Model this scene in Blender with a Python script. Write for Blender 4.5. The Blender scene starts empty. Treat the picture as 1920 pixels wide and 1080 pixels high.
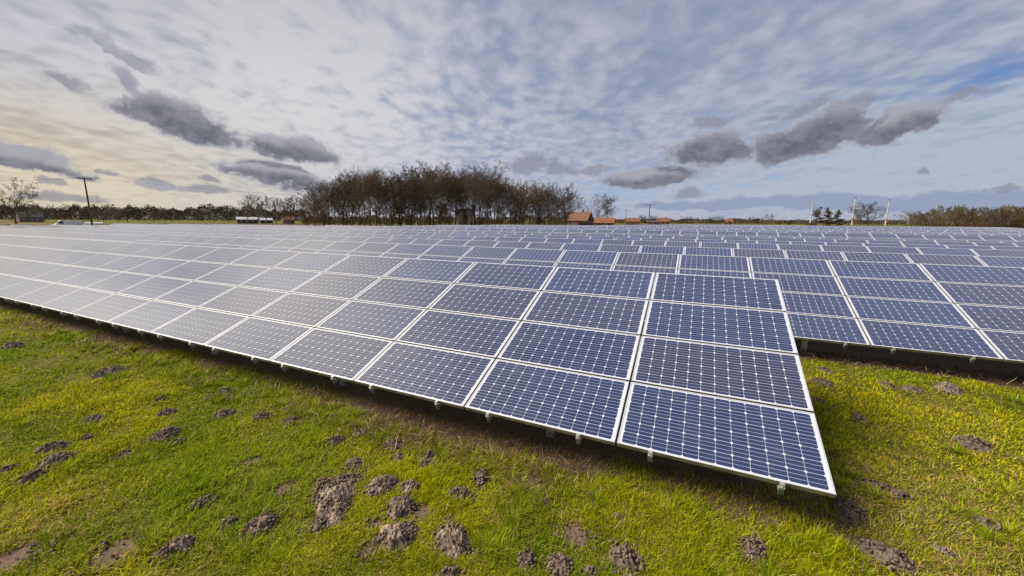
import bpy, math, random
import numpy as np
from mathutils import Vector, Matrix

random.seed(7)
RNG = np.random.default_rng(7)
SC = bpy.context.scene
COL = SC.collection
PI = math.pi

# ------------------------------------------------------------------ camera
FPX = 732.2                                   # focal length in pixels of a 1920 px wide frame
YAW, PITCH, ROLL = -0.4330, 0.1715, 0.0062
CAMZ = 2.40
_cy, _sy, _cp, _sp = math.cos(YAW), math.sin(YAW), math.cos(PITCH), math.sin(PITCH)
FW = Vector((_sy * _cp, _cy * _cp, -_sp))
_r0 = Vector((_cy, -_sy, 0)); _u0 = _r0.cross(FW)
RT = math.cos(ROLL) * _r0 + math.sin(ROLL) * _u0
UP = -math.sin(ROLL) * _r0 + math.cos(ROLL) * _u0
cam_d = bpy.data.cameras.new('camera')
cam = bpy.data.objects.new('camera', cam_d); COL.objects.link(cam)
cam_d.sensor_width = 36.0; cam_d.lens = FPX / 1920 * 36.0
cam_d.clip_start = 0.05; cam_d.clip_end = 9000
M = Matrix.Identity(4)
for i in range(3):
    M[i][0] = RT[i]; M[i][1] = UP[i]; M[i][2] = -FW[i]
M[2][3] = CAMZ
cam.matrix_world = M
SC.camera = cam

def ray(px, py):
    return RT * ((px - 960) / FPX) - UP * ((py - 540) / FPX) + FW

def azel(px, py):
    """direction of a spot in the photo as azimuth (from the view axis, right positive) and elevation"""
    d = ray(px, py).normalized()
    a = math.atan2(d.x, d.y) - YAW
    return a, math.asin(d.z)

# ------------------------------------------------------------------ node helper
class NT:
    def __init__(self, tree): self.t = tree
    def n(self, typ, **kw):
        nd = self.t.nodes.new(typ)
        for k, v in kw.items(): setattr(nd, k, v)
        return nd
    def link(self, a, b): self.t.links.new(a, b)
    def setin(self, sock, v):
        if isinstance(v, bpy.types.NodeSocket): self.link(v, sock)
        else: sock.default_value = v
    def m(self, op, a, b=None, c=None, clamp=False):
        nd = self.n('ShaderNodeMath', operation=op); nd.use_clamp = clamp
        self.setin(nd.inputs[0], a)
        if b is not None: self.setin(nd.inputs[1], b)
        if c is not None: self.setin(nd.inputs[2], c)
        return nd.outputs[0]
    def vm(self, op, a, b=None):
        nd = self.n('ShaderNodeVectorMath', operation=op)
        self.setin(nd.inputs[0], a)
        if b is not None: self.setin(nd.inputs[1], b)
        return nd.outputs[0]
    def xyz(self, x, y, z):
        nd = self.n('ShaderNodeCombineXYZ')
        for s, v in zip(nd.inputs, (x, y, z)): self.setin(s, v)
        return nd.outputs[0]
    def sep(self, v):
        nd = self.n('ShaderNodeSeparateXYZ'); self.link(v, nd.inputs[0]); return nd.outputs
    def noise(self, vec, scale, detail=4, rough=0.55, out=0):
        nd = self.n('ShaderNodeTexNoise'); self.setin(nd.inputs['Vector'], vec)
        nd.inputs['Scale'].default_value = scale; nd.inputs['Detail'].default_value = detail
        nd.inputs['Roughness'].default_value = rough
        return nd.outputs[out]
    def mix(self, f, a, b):
        nd = self.n('ShaderNodeMix', data_type='RGBA')
        self.setin(nd.inputs['Factor'], f)
        for s, v in ((nd.inputs[6], a), (nd.inputs[7], b)):
            if isinstance(v, tuple) and len(v) == 3: v = (*v, 1)
            self.setin(s, v)
        return nd.outputs[2]
    def sm(self, v, lo, hi):
        nd = self.n('ShaderNodeMapRange', interpolation_type='SMOOTHSTEP')
        self.setin(nd.inputs[0], v); nd.inputs[1].default_value = lo; nd.inputs[2].default_value = hi
        return nd.outputs[0]

# ------------------------------------------------------------------ sky and sun
SUN_AZ, SUN_EL = math.radians(-112), math.radians(46)      # from +Y, clockwise positive
world = bpy.data.worlds.new('World'); SC.world = world; world.use_nodes = True
wt = world.node_tree; wt.nodes.clear(); w = NT(wt)

def build_sky():
    tc = w.n('ShaderNodeTexCoord').outputs['Generated']
    sky = w.n('ShaderNodeTexSky', sky_type='NISHITA'); sky.sun_disc = False
    sky.sun_elevation = SUN_EL; sky.sun_rotation = SUN_AZ % (2 * PI)
    sky.air_density = 1.0; sky.dust_density = 0.6; sky.ozone_density = 2.0
    X, Y, Z = w.sep(tc)
    cy, sy = math.cos(YAW), math.sin(YAW)
    xr = w.m('SUBTRACT', w.m('MULTIPLY', X, cy), w.m('MULTIPLY', Y, sy))       # to the right of the field's view axis
    yr = w.m('ADD', w.m('MULTIPLY', X, sy), w.m('MULTIPLY', Y, cy))
    az0 = w.m('ARCTAN2', xr, yr)
    el0 = w.m('ARCSINE', Z)
    # high mackerel layer: a plane of cloud far above
    den = w.m('ADD', w.m('MAXIMUM', Z, 0.0), 0.16)
    qx = w.m('DIVIDE', xr, den); qy = w.m('DIVIDE', yr, den)
    Q = w.xyz(qx, qy, 0.0)
    warp = w.vm('SCALE', w.vm('SUBTRACT', w.noise(Q, 0.9, 3, 0.5, 1), (0.5, 0.5, 0.5))); warp.node.inputs['Scale'].default_value = 0.30
    Qw = w.vm('ADD', Q, warp)
    big = w.noise(w.vm('MULTIPLY', Qw, (1.0, 0.30, 1)), 1.0, 3, 0.5)
    mid = w.noise(w.vm('MULTIPLY', Qw, (1.0, 0.50, 1)), 4.0, 3, 0.5)
    rip = w.noise(w.vm('MULTIPLY', Qw, (1.0, 0.72, 1)), 11.0, 3, 0.5)
    cov = w.m('ADD', w.m('ADD', w.m('MULTIPLY', big, 0.40), w.m('MULTIPLY', mid, 0.36)), w.m('MULTIPLY', rip, 0.50))
    # where the layer is thin or thick
    def blob(a0, e0, wa, we):
        u = w.m('DIVIDE', w.m('SUBTRACT', az0, a0), wa); v = w.m('DIVIDE', w.m('SUBTRACT', el0, e0), we)
        d = w.m('ADD', w.m('MULTIPLY', u, u), w.m('MULTIPLY', v, v))
        return w.m('EXPONENT', w.m('MULTIPLY', d, -1.0))
    bright = blob(-0.50, 0.26, 0.52, 0.30)
    white_r = blob(0.85, 0.14, 0.34, 0.13)
    blue_r = blob(0.90, 0.225, 0.16, 0.030)
    low_r = blob(0.42, 0.06, 0.42, 0.06)
    cov = w.m('ADD', cov, w.m('MULTIPLY', bright, 0.13))
    cov = w.m('ADD', cov, w.m('MULTIPLY', white_r, 0.16))
    cov = w.m('SUBTRACT', cov, w.m('MULTIPLY', blue_r, 0.14))
    low = w.m('SUBTRACT', 1.0, w.sm(el0, 0.02, 0.20))
    cov = w.m('ADD', cov, w.m('MULTIPLY', low, 0.05))
    fac = w.sm(cov, 0.50, 0.83)
    left = w.sm(w.m('MULTIPLY', az0, -1.0), 0.18, 0.95)
    warm = w.m('MULTIPLY', w.sm(w.m('MULTIPLY', az0, -1.0), 0.25, 0.95), w.m('SUBTRACT', 1.0, w.sm(el0, 0.05, 0.29)))
    high = w.sm(el0, 0.22, 0.62)
    K = 7.4
    def c(r, g, b): return (r * K, g * K, b * K)
    cl = w.mix(bright, c(0.46, 0.475, 0.575), c(0.66, 0.655, 0.68))
    cl = w.mix(white_r, cl, c(0.43, 0.50, 0.58))
    cl = w.mix(warm, cl, c(0.72, 0.64, 0.49))
    cl = w.mix(w.m('MULTIPLY', high, w.m('ADD', w.m('MULTIPLY', left, 0.60), 0.30)), cl, c(0.285, 0.29, 0.325))
    # the veil between the puffs: thin cloud over blue
    gp = w.mix(left, c(0.265, 0.305, 0.43), c(0.31, 0.32, 0.37))
    gp = w.mix(warm, gp, c(0.55, 0.47, 0.36))
    gp = w.mix(low_r, gp, c(0.30, 0.42, 0.62))
    nis = w.vm('SCALE', sky.outputs[0]); nis.node.inputs['Scale'].default_value = 1.0
    gp = w.mix(w.m('MULTIPLY', w.m('SUBTRACT', 1.0, left), 0.12), gp, nis)
    gp = w.mix(w.m('MULTIPLY', blue_r, 0.6), gp, c(0.075, 0.23, 0.56))
    col = w.mix(fac, gp, cl)
    over = w.m('MULTIPLY', w.sm(el0, 0.50, 0.85), w.sm(az0, -0.55, 0.10))
    col = w.mix(w.m('MULTIPLY', over, 0.85), col, c(0.12, 0.18, 0.40))
    glow = w.m('MULTIPLY', w.m('MULTIPLY', w.sm(w.m('ADD', el0, w.m('MULTIPLY', w.sm(w.m('MULTIPLY', az0, -1.0), 0.88, 1.04), 0.18)), 0.34, 0.54), w.m('SUBTRACT', 1.0, w.sm(el0, 0.75, 1.15))), w.m('MULTIPLY', w.sm(w.m('MULTIPLY', az0, -1.0), 0.36, 0.85), w.m('SUBTRACT', 1.0, w.sm(w.m('MULTIPLY', az0, -1.0), 1.7, 2.3))))
    col = w.mix(glow, col, c(1.02, 0.97, 0.90))
    # low grey cumulus, each at its own bearing and height
    wn = w.n('ShaderNodeTexNoise'); w.link(tc, wn.inputs['Vector']); wn.inputs['Scale'].default_value = 9.0; wn.inputs['Detail'].default_value = 6
    wn.inputs['Roughness'].default_value = 0.62
    wn2 = w.n('ShaderNodeTexNoise'); w.link(w.vm('MULTIPLY', tc, (1, 1, 1.6)), wn2.inputs['Vector']); wn2.inputs['Scale'].default_value = 26.0; wn2.inputs['Detail'].default_value = 6
    wn2.inputs['Roughness'].default_value = 0.66
    nr, ng, nb = w.sep(wn.outputs[1])
    az = w.m('ADD', az0, w.m('MULTIPLY', w.m('SUBTRACT', nr, 0.5), 0.16))
    el = w.m('ADD', el0, w.m('MULTIPLY', w.m('SUBTRACT', ng, 0.5), 0.055))
    def cloud_field(lst, el=el):
        acc = None
        for (px, py, hw, hh, rot) in lst:
            a0, e0 = azel(px, py)
            wa = abs(azel(px + hw, py)[0] - azel(px - hw, py)[0]) / 2
            we = abs(azel(px, py - hh)[1] - azel(px, py + hh)[1]) / 2
            sl = -math.tan(math.radians(rot)) * (hw / wa) ** -1 * (we / hh) ** 1 if False else -math.tan(math.radians(rot)) * (we / hh) / (wa / hw)
            da = w.m('SUBTRACT', az, a0)
            de = w.m('SUBTRACT', w.m('SUBTRACT', el, e0), w.m('MULTIPLY', da, sl))
            u = w.m('DIVIDE', da, wa)
            v = w.m('DIVIDE', de, we)
            v = w.m('MAXIMUM', v, w.m('MULTIPLY', v, -1.55))
            d = w.m('SUBTRACT', 1.0, w.m('ADD', w.m('MULTIPLY', u, u), w.m('MULTIPLY', v, v)))
            acc = d if acc is None else w.m('MAXIMUM', acc, d)
        return acc
    fine = w.m('ADD', w.m('MULTIPLY', w.m('SUBTRACT', wn2.outputs[0], 0.5), 2.3), w.m('MULTIPLY', w.m('SUBTRACT', nb, 0.5), 1.7))
    dark = [(210, 108, 62, 15, 18), (300, 352, 44, 9, 2), (345, 232, 122, 44, 9), (255, 205, 34, 16, 40), (545, 283, 84, 30, 6), (70, 303, 104, 28, 9), (505, 328, 90, 24, 9),
            (575, 352, 60, 18, 4), (1345, 287, 92, 42, -4), (1520, 262, 100, 50, -13), (1690, 238, 92, 36, -10), (1215, 335, 92, 22, -3)]
    faint = [(215, 103, 84, 26, 16), (228, 155, 46, 24, 22), (285, 342, 40, 13, 4), (130, 152, 44, 14, 14), (110, 344, 26, 10, 0),
             (200, 320, 22, 10, 12), (400, 262, 50, 16, 12), (395, 335, 32, 10, 8), (1280, 364, 28, 13, 0), (985, 312, 34, 22, 0),
             (1045, 322, 36, 16, 0), (1110, 320, 34, 12, 0), (1730, 326, 20, 9, 0), (1870, 350, 36, 10, 0), (1600, 196, 60, 18, -8),
             (1335, 232, 42, 14, 0), (1500, 205, 50, 14, -12), (380, 358, 60, 12, 0), (130, 372, 90, 11, 0), (1800, 180, 46, 12, -8)]
    bank = [(1380, 386, 80, 15, 0), (1560, 382, 160, 22, 0), (1800, 378, 170, 22, -2), (1250, 385, 80, 10, 0)]
    D = w.m('ADD', w.m('ADD', cloud_field(dark), 0.42), fine)
    F = w.m('ADD', w.m('ADD', cloud_field(faint), 0.25), fine)
    B = w.m('ADD', w.m('ADD', cloud_field(bank), 0.25), w.m('MULTIPLY', fine, 0.7))
    body = w.mix(w.sm(wn2.outputs[0], 0.30, 0.70), c(0.110, 0.116, 0.150), c(0.235, 0.24, 0.285))
    Dup = w.m('ADD', w.m('ADD', cloud_field(dark, w.m('ADD', el, 0.022)), 0.42), fine)
    body = w.mix(w.m('MULTIPLY', w.sm(w.m('SUBTRACT', D, Dup), 0.35, 1.5), 0.75), body, c(0.44, 0.44, 0.49))
    body = w.mix(w.sm(D, 0.15, 0.95), c(0.40, 0.41, 0.47), body)
    col = w.mix(w.m('MULTIPLY', w.sm(B, 0.0, 0.75), 0.80), col, c(0.27, 0.33, 0.47))
    col = w.mix(w.m('MULTIPLY', w.sm(F, -0.2, 1.0), 0.72), col, c(0.25, 0.26, 0.32))
    col = w.mix(w.m('MULTIPLY', w.sm(D, -0.15, 0.85), 0.94), col, body)
    # below the horizon: dull land colour so that the dome closes
    col = w.mix(w.sm(el0, -0.05, -0.01), c(0.16, 0.17, 0.12), col)
    bg = w.n('ShaderNodeBackground'); w.link(col, bg.inputs[0]); bg.inputs[1].default_value = 0.1
    out = w.n('ShaderNodeOutputWorld'); w.link(bg.outputs[0], out.inputs[0])
build_sky()
world.cycles.sampling_method = 'MANUAL'; world.cycles.sample_map_resolution = 512

sd = bpy.data.lights.new('sun', 'SUN'); sd.energy = 4.4; sd.angle = math.radians(38); sd.color = (1.0, 0.92, 0.80)
sun = bpy.data.objects.new('sun', sd); COL.objects.link(sun)
_sd = Vector((math.sin(SUN_AZ) * math.cos(SUN_EL), math.cos(SUN_AZ) * math.cos(SUN_EL), math.sin(SUN_EL)))
sun.rotation_euler = _sd.to_track_quat('Z', 'Y').to_euler(); sun.location = (0, 0, 60)

SC.view_settings.view_transform = 'Standard'; SC.view_settings.look = 'None'
SC.view_settings.exposure = 0.45; SC.view_settings.gamma = 1.0; SC.view_settings.use_curve_mapping = False
try:
    SC.cycles.max_bounces = 6; SC.cycles.transparent_max_bounces = 8
except Exception: pass

# ------------------------------------------------------------------ materials
MAT = {}
def newmat(name):
    m = bpy.data.materials.new(name); m.use_nodes = True
    t = NT(m.node_tree); p = m.node_tree.nodes['Principled BSDF']; MAT[name] = m
    return m, t, p
def sock(p, n, v, t=None):
    s = p.inputs[n]
    if isinstance(v, bpy.types.NodeSocket): p.id_data.links.new(v, s)
    else: s.default_value = (*v, 1) if isinstance(v, tuple) and len(v) == 3 else v
def plain(name, c1, c2, scale=6.0, rough=0.8, metal=0.0, bump=0.0, coord='Object', spec=0.3, detail=5):
    m, t, p = newmat(name)
    tc = t.n('ShaderNodeTexCoord').outputs[coord]
    nz = t.noise(tc, scale, detail, 0.6)
    sock(p, 'Base Color', t.mix(t.sm(nz, 0.3, 0.7), c1, c2)); sock(p, 'Roughness', rough); sock(p, 'Metallic', metal)
    sock(p, 'Specular IOR Level', spec)
    if bump:
        b = t.n('ShaderNodeBump'); b.inputs['Strength'].default_value = bump; b.inputs['Distance'].default_value = 0.02
        t.link(t.noise(tc, scale * 4, 5, 0.6), b.inputs['Height']); t.link(b.outputs[0], p.inputs['Normal'])
    return m

plain('frame_side_shaded', (0.13, 0.115, 0.075), (0.30, 0.28, 0.20), 5, 0.6, 0.2)  # darker copy of the frame metal: shade on its edge faces painted into the colour
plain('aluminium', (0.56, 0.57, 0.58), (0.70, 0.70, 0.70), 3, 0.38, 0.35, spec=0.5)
plain('galvanised', (0.30, 0.36, 0.40), (0.44, 0.50, 0.53), 30, 0.45, 0.55, spec=0.5)
plain('plate_grey', (0.13, 0.165, 0.19), (0.20, 0.24, 0.265), 30, 0.5, 0.3)
plain('clamp_metal', (0.44, 0.42, 0.38), (0.56, 0.54, 0.50), 20, 0.32, 0.55, spec=0.5)
plain('hole_dark', (0.01, 0.01, 0.01), (0.02, 0.02, 0.02), 5, 0.9)
plain('backsheet', (0.5, 0.5, 0.5), (0.6, 0.6, 0.6), 4, 0.6)

# photovoltaic laminate: 12 x 6 pseudo-square cells, two busbars, white backsheet showing between, under glass
def laminate():
    m, t, p = newmat('laminate')
    uv = t.n('ShaderNodeUVMap').outputs[0]; U, V, _ = t.sep(uv)
    xm = t.m('MULTIPLY', U, 1.58); ym = t.m('MULTIPLY', V, 0.800)
    P = 0.1258
    cx = t.m('DIVIDE', t.m('SUBTRACT', xm, (1.58 - 12 * P) / 2), P); cyy = t.m('DIVIDE', t.m('SUBTRACT', ym, (0.800 - 6 * P) / 2), P)
    def inside(v, n): return t.m('MULTIPLY', t.m('GREATER_THAN', v, 0.012), t.m('LESS_THAN', v, n - 0.012))
    ins = t.m('MULTIPLY', inside(cx, 12), inside(cyy, 6))
    ax = t.m('ABSOLUTE', t.m('SUBTRACT', t.m('FRACT', cx), 0.5)); fy = t.m('FRACT', cyy)
    ay = t.m('ABSOLUTE', t.m('SUBTRACT', fy, 0.5))
    cell = t.m('MULTIPLY', t.m('LESS_THAN', ax, 0.490), t.m('LESS_THAN', ay, 0.488))
    cell = t.m('MULTIPLY', cell, t.m('LESS_THAN', t.m('ADD', ax, ay), 0.884))
    cell = t.m('MULTIPLY', cell, ins)
    bus = t.m('LESS_THAN', t.m('ABSOLUTE', t.m('SUBTRACT', ay, 0.17)), 0.0125)
    tone = t.sep(t.n('ShaderNodeObjectInfo').outputs['Color'])
    at = t.n('ShaderNodeAttribute', attribute_name='tone'); a3 = t.sep(at.outputs['Vector'])
    isfar = a3[2]                                       # 1 on merged far rows, 0 elsewhere
    tr = t.m('ADD', t.m('MULTIPLY', tone[0], t.m('SUBTRACT', 1.0, isfar)), a3[0])
    tg = t.m('ADD', t.m('MULTIPLY', tone[1], t.m('SUBTRACT', 1.0, isfar)), a3[1])
    tc = t.n('ShaderNodeTexCoord').outputs['Object']
    nz = t.noise(tc, 1.6, 3, 0.5)
    blue = t.mix(tg, (0.011, 0.018, 0.056), (0.017, 0.032, 0.096))
    base = t.mix(t.m('MULTIPLY', tr, 0.65), blue, (0.036, 0.033, 0.050))
    base = t.mix(t.m('MULTIPLY', t.sm(nz, 0.35, 0.75), 0.25), base, (0.035, 0.036, 0.07))
    ccol = t.mix(t.m('MULTIPLY', bus, 0.92), base, (0.46, 0.48, 0.60))
    col = t.mix(cell, (0.64, 0.66, 0.72), ccol)
    lip = t.m('MULTIPLY', t.m('MULTIPLY', t.m('GREATER_THAN', xm, 0.011), t.m('LESS_THAN', xm, 1.569)),
              t.m('MULTIPLY', t.m('GREATER_THAN', ym, 0.009), t.m('LESS_THAN', ym, 0.789)))
    col = t.mix(lip, (0.74, 0.74, 0.75), col)
    # dust film
    dn = t.noise(t.n('ShaderNodeNewGeometry').outputs['Position'], 3.5, 6, 0.7)
    col = t.mix(t.m('MULTIPLY', t.sm(dn, 0.45, 0.85), 0.10), col, (0.34, 0.31, 0.26))
    sock(p, 'Base Color', col)
    sock(p, 'Roughness', t.m('ADD', 0.05, t.m('MULTIPLY', dn, 0.09))); sock(p, 'IOR', 1.85); sock(p, 'Specular IOR Level', 0.5)
    sock(p, 'Coat Weight', 1.0); sock(p, 'Coat IOR', 1.5); sock(p, 'Coat Roughness', 0.07)
    sock(p, 'Sheen Weight', 1.0); sock(p, 'Sheen Roughness', 0.30); sock(p, 'Sheen Tint', (1.0, 0.97, 0.92))
    return m
laminate()

def vcolmat(name, rough=0.7, translucent=0.25, spec=0.25):
    m = bpy.data.materials.new(name); m.use_nodes = True; MAT[name] = m
    t = NT(m.node_tree); p = m.node_tree.nodes['Principled BSDF']; out = m.node_tree.nodes['Material Output']
    a = t.n('ShaderNodeAttribute', attribute_name='col').outputs['Color']
    sock(p, 'Base Color', a); sock(p, 'Roughness', rough); sock(p, 'Specular IOR Level', spec)
    if translucent:
        tr = t.n('ShaderNodeBsdfTranslucent'); t.link(a, tr.inputs[0])
        mx = t.n('ShaderNodeMixShader'); mx.inputs[0].default_value = translucent
        t.link(p.outputs[0], mx.inputs[1]); t.link(tr.outputs[0], mx.inputs[2]); t.link(mx.outputs[0], out.inputs[0])
    return m
vcolmat('grass_blades', 0.7, 0.35, 0.08)
vcolmat('dry_stalks', 0.8, 0.0)

def bark(name, c1, c2):
    return plain(name, c1, c2, 2.5, 0.95, 0, 0, spec=0.1)
bark('bark_brown', (0.108, 0.080, 0.052), (0.168, 0.126, 0.084))
bark('bark_olive', (0.110, 0.082, 0.032), (0.165, 0.118, 0.050))
bark('bark_rust', (0.098, 0.064, 0.036), (0.145, 0.096, 0.055))
bark('bark_grey', (0.120, 0.104, 0.084), (0.180, 0.155, 0.125))
bark('bark_dark', (0.058, 0.045, 0.033), (0.092, 0.072, 0.052))
plain('ivy_leaf', (0.055, 0.044, 0.026), (0.100, 0.076, 0.045), 1.2, 0.7)
plain('evergreen_leaf', (0.018, 0.030, 0.012), (0.040, 0.055, 0.020), 1.2, 0.7)
plain('brick', (0.17, 0.075, 0.05), (0.24, 0.11, 0.075), 5, 0.85)
plain('orange_tile', (0.19, 0.072, 0.038), (0.26, 0.10, 0.052), 3, 0.75)
plain('brown_tile', (0.14, 0.070, 0.042), (0.20, 0.10, 0.06), 3, 0.8)
plain('cream_plaster', (0.52, 0.44, 0.30), (0.60, 0.52, 0.38), 2, 0.85)
plain('dark_boards', (0.055, 0.050, 0.048), (0.085, 0.078, 0.072), 3, 0.8)
plain('red_boards', (0.22, 0.045, 0.04), (0.30, 0.07, 0.055), 3, 0.8)
plain('pale_roof', (0.34, 0.36, 0.38), (0.43, 0.44, 0.46), 1.5, 0.6)
plain('pink_brick', (0.17, 0.11, 0.095), (0.22, 0.15, 0.13), 3, 0.85)
plain('window_glass', (0.03, 0.035, 0.045), (0.06, 0.07, 0.08), 3, 0.12, spec=0.6)
plain('white_paint', (0.72, 0.72, 0.70), (0.80, 0.80, 0.79), 4, 0.4)
plain('van_white', (0.72, 0.74, 0.76), (0.80, 0.81, 0.82), 2, 0.3, spec=0.5)
plain('rubber', (0.015, 0.015, 0.015), (0.03, 0.03, 0.03), 9, 0.8)
plain('pole_wood', (0.075, 0.062, 0.048), (0.12, 0.10, 0.08), 4, 0.9)
plain('insulator', (0.18, 0.12, 0.09), (0.25, 0.18, 0.14), 5, 0.3)
plain('wire_dark', (0.05, 0.05, 0.05), (0.08, 0.08, 0.08), 3, 0.6)
plain('steel_lattice', (0.22, 0.24, 0.26), (0.30, 0.32, 0.34), 3, 0.6, 0.3)
plain('tower_white', (0.44, 0.46, 0.48), (0.52, 0.54, 0.55), 0.3, 0.5)
plain('tower_cream', (0.46, 0.44, 0.36), (0.54, 0.52, 0.43), 0.3, 0.5)
plain('band_red', (0.50, 0.07, 0.05), (0.58, 0.10, 0.07), 1, 0.5)
plain('nacelle_dark', (0.10, 0.11, 0.12), (0.16, 0.17, 0.18), 1, 0.5)
plain('fence_wire', (0.13, 0.12, 0.10), (0.18, 0.165, 0.14), 4, 0.8)

def mound_mat():
    m, t, p = newmat('mole_soil')
    tc = t.n('ShaderNodeTexCoord').outputs['Object']
    info = t.n('ShaderNodeObjectInfo'); rnd = info.outputs['Random']; dry = t.sep(info.outputs['Color'])[0]
    off = t.vm('ADD', tc, t.xyz(t.m('MULTIPLY', rnd, 30.0), 0.0, 0.0))
    vo = t.n('ShaderNodeTexVoronoi'); t.link(t.vm('ADD', off, t.vm('SCALE', t.noise(off, 22, 3, 0.5, 1))), vo.inputs['Vector'])
    vo.inputs['Vector'].links[0].from_node.inputs[1].links[0].from_node.inputs['Scale'].default_value = 0.05
    vo.inputs['Scale'].default_value = 32
    crumb = vo.outputs['Distance']
    n1 = t.noise(off, 9, 4, 0.6); n2 = t.noise(off, 60, 4, 0.65)
    col = t.mix(t.sm(n2, 0.3, 0.75), (0.095, 0.071, 0.056), (0.215, 0.166, 0.130))
    pale = t.m('MULTIPLY', t.sm(n1, 0.40, 0.64), t.sm(crumb, 0.25, 0.70))
    pale = t.m('MULTIPLY', t.m('ADD', t.m('MULTIPLY', pale, 0.8), t.m('MULTIPLY', t.sm(n1, 0.35, 0.7), 0.35)), dry)
    col = t.mix(pale, col, (0.46, 0.355, 0.24))
    sock(p, 'Base Color', col); sock(p, 'Roughness', 0.95); sock(p, 'Specular IOR Level', 0.1)
    b = t.n('ShaderNodeBump'); b.inputs['Strength'].default_value = 0.9; b.inputs['Distance'].default_value = 0.02
    h = t.m('SUBTRACT', t.m('MULTIPLY', n2, 0.6), t.m('MULTIPLY', crumb, 1.0))
    t.link(h, b.inputs['Height']); t.link(b.outputs[0], p.inputs['Normal'])
mound_mat()

# ------------------------------------------------------------------ mesh helpers
class MB:
    """collects boxes, bars and tubes, then links them as ONE mesh object"""
    def __init__(self): self.v = []; self.f = []; self.mi = []
    def add(self, vs, fs, mi=0):
        o = len(self.v); self.v += [tuple(p) for p in vs]; self.f += [tuple(i + o for i in f) for f in fs]; self.mi += [mi] * len(fs)
    def box(self, a, b, mi=0, rot=None, at=None):
        x0, y0, z0 = a; x1, y1, z1 = b
        vs = [Vector(q) for q in ((x0, y0, z0), (x1, y0, z0), (x1, y1, z0), (x0, y1, z0), (x0, y0, z1), (x1, y0, z1), (x1, y1, z1), (x0, y1, z1))]
        if rot is not None: vs = [rot @ q for q in vs]
        if at is not None: vs = [q + Vector(at) for q in vs]
        self.add(vs, [(0, 3, 2, 1), (4, 5, 6, 7), (0, 1, 5, 4), (1, 2, 6, 5), (2, 3, 7, 6), (3, 0, 4, 7)], mi)
    def tube(self, p0, p1, r0, r1, n=6, mi=0, caps=True):
        p0, p1 = Vector(p0), Vector(p1); d = (p1 - p0).normalized()
        a = d.orthogonal().normalized(); b = d.cross(a)
        vs = []
        for p, r in ((p0, r0), (p1, r1)):
            for k in range(n):
                t = 2 * PI * k / n; vs.append(p + a * (math.cos(t) * r) + b * (math.sin(t) * r))
        fs = [(k, (k + 1) % n, n + (k + 1) % n, n + k) for k in range(n)]
        if caps: fs += [tuple(range(n - 1, -1, -1)), tuple(range(n, 2 * n))]
        self.add(vs, fs, mi)
    def prism(self, outline, x0, x1, mi=0):
        """outline in (y, z), extruded along x"""
        n = len(outline); vs = [(x0, y, z) for y, z in outline] + [(x1, y, z) for y, z in outline]
        fs = [tuple(range(n - 1, -1, -1)), tuple(range(n, 2 * n))] + [(k, (k + 1) % n, n + (k + 1) % n, n + k) for k in range(n)]
        self.add(vs, fs, mi)
    def mesh(self, name, mats, smooth=False):
        me = bpy.data.meshes.new(name); me.from_pydata(self.v, [], self.f)
        for m in (mats if isinstance(mats, (list, tuple)) else [mats]): me.materials.append(MAT[m])
        if any(self.mi): me.polygons.foreach_set('material_index', self.mi)
        if smooth: me.polygons.foreach_set('use_smooth', [True] * len(me.polygons))
        me.update(); return me
    def build(self, name, mats, parent=None, loc=(0, 0, 0), smooth=False):
        return link(name, self.mesh(name, mats, smooth), parent, loc)
def link(name, me, parent=None, loc=(0, 0, 0), rot=(0, 0, 0)):
    o = bpy.data.objects.new(name, me); COL.objects.link(o); o.location = loc; o.rotation_euler = rot
    if parent is not None: o.parent = parent
    return o
def tag(o, label=None, cat=None, group=None, kind=None):
    if label: o['label'] = label
    if cat: o['category'] = cat
    if group: o['group'] = group
    if kind: o['kind'] = kind
    return o
def thing(name, label, cat, loc, rotz=0, group=None, scale=None):
    o = bpy.data.objects.new(name, None); COL.objects.link(o); o.location = loc; o.rotation_euler = (0, 0, rotz)
    o.empty_display_size = 0.3
    if scale: o.scale = scale if isinstance(scale, tuple) else (scale,) * 3
    return tag(o, label, cat, group)
def npmesh(name, verts, faces_flat, loop_starts, loop_totals, mat, smooth=False):
    me = bpy.data.meshes.new(name)
    me.vertices.add(len(verts)); me.vertices.foreach_set('co', np.asarray(verts, np.float32).ravel())
    me.loops.add(len(faces_flat)); me.loops.foreach_set('vertex_index', np.asarray(faces_flat, np.int32))
    me.polygons.add(len(loop_starts)); me.polygons.foreach_set('loop_start', np.asarray(loop_starts, np.int32))
    if mat: me.materials.append(MAT[mat])
    me.update(calc_edges=True)
    if smooth: me.polygons.foreach_set('use_smooth', np.ones(len(loop_starts), bool))
    return me

# value noise on the ground plane, for scattering
_G = np.random.default_rng(3).random((256, 256))
def vnoise(x, y, s):
    x = np.asarray(x) / s + 500.3; y = np.asarray(y) / s + 500.7
    xi = np.floor(x).astype(int); yi = np.floor(y).astype(int); fx = x - xi; fy = y - yi
    fx = fx * fx * (3 - 2 * fx); fy = fy * fy * (3 - 2 * fy)
    g = lambda a, b: _G[a % 256, b % 256]
    return (g(xi, yi) * (1 - fx) + g(xi + 1, yi) * fx) * (1 - fy) + (g(xi, yi + 1) * (1 - fx) + g(xi + 1, yi + 1) * fx) * fy
def fbm(x, y, s, o=4):
    a, t, w_ = 0.0, 0.0, 1.0
    for k in range(o): a = a + w_ * vnoise(x + 17 * k, y - 9 * k, s / 2 ** k); t += w_; w_ *= 0.5
    return a / t

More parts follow.
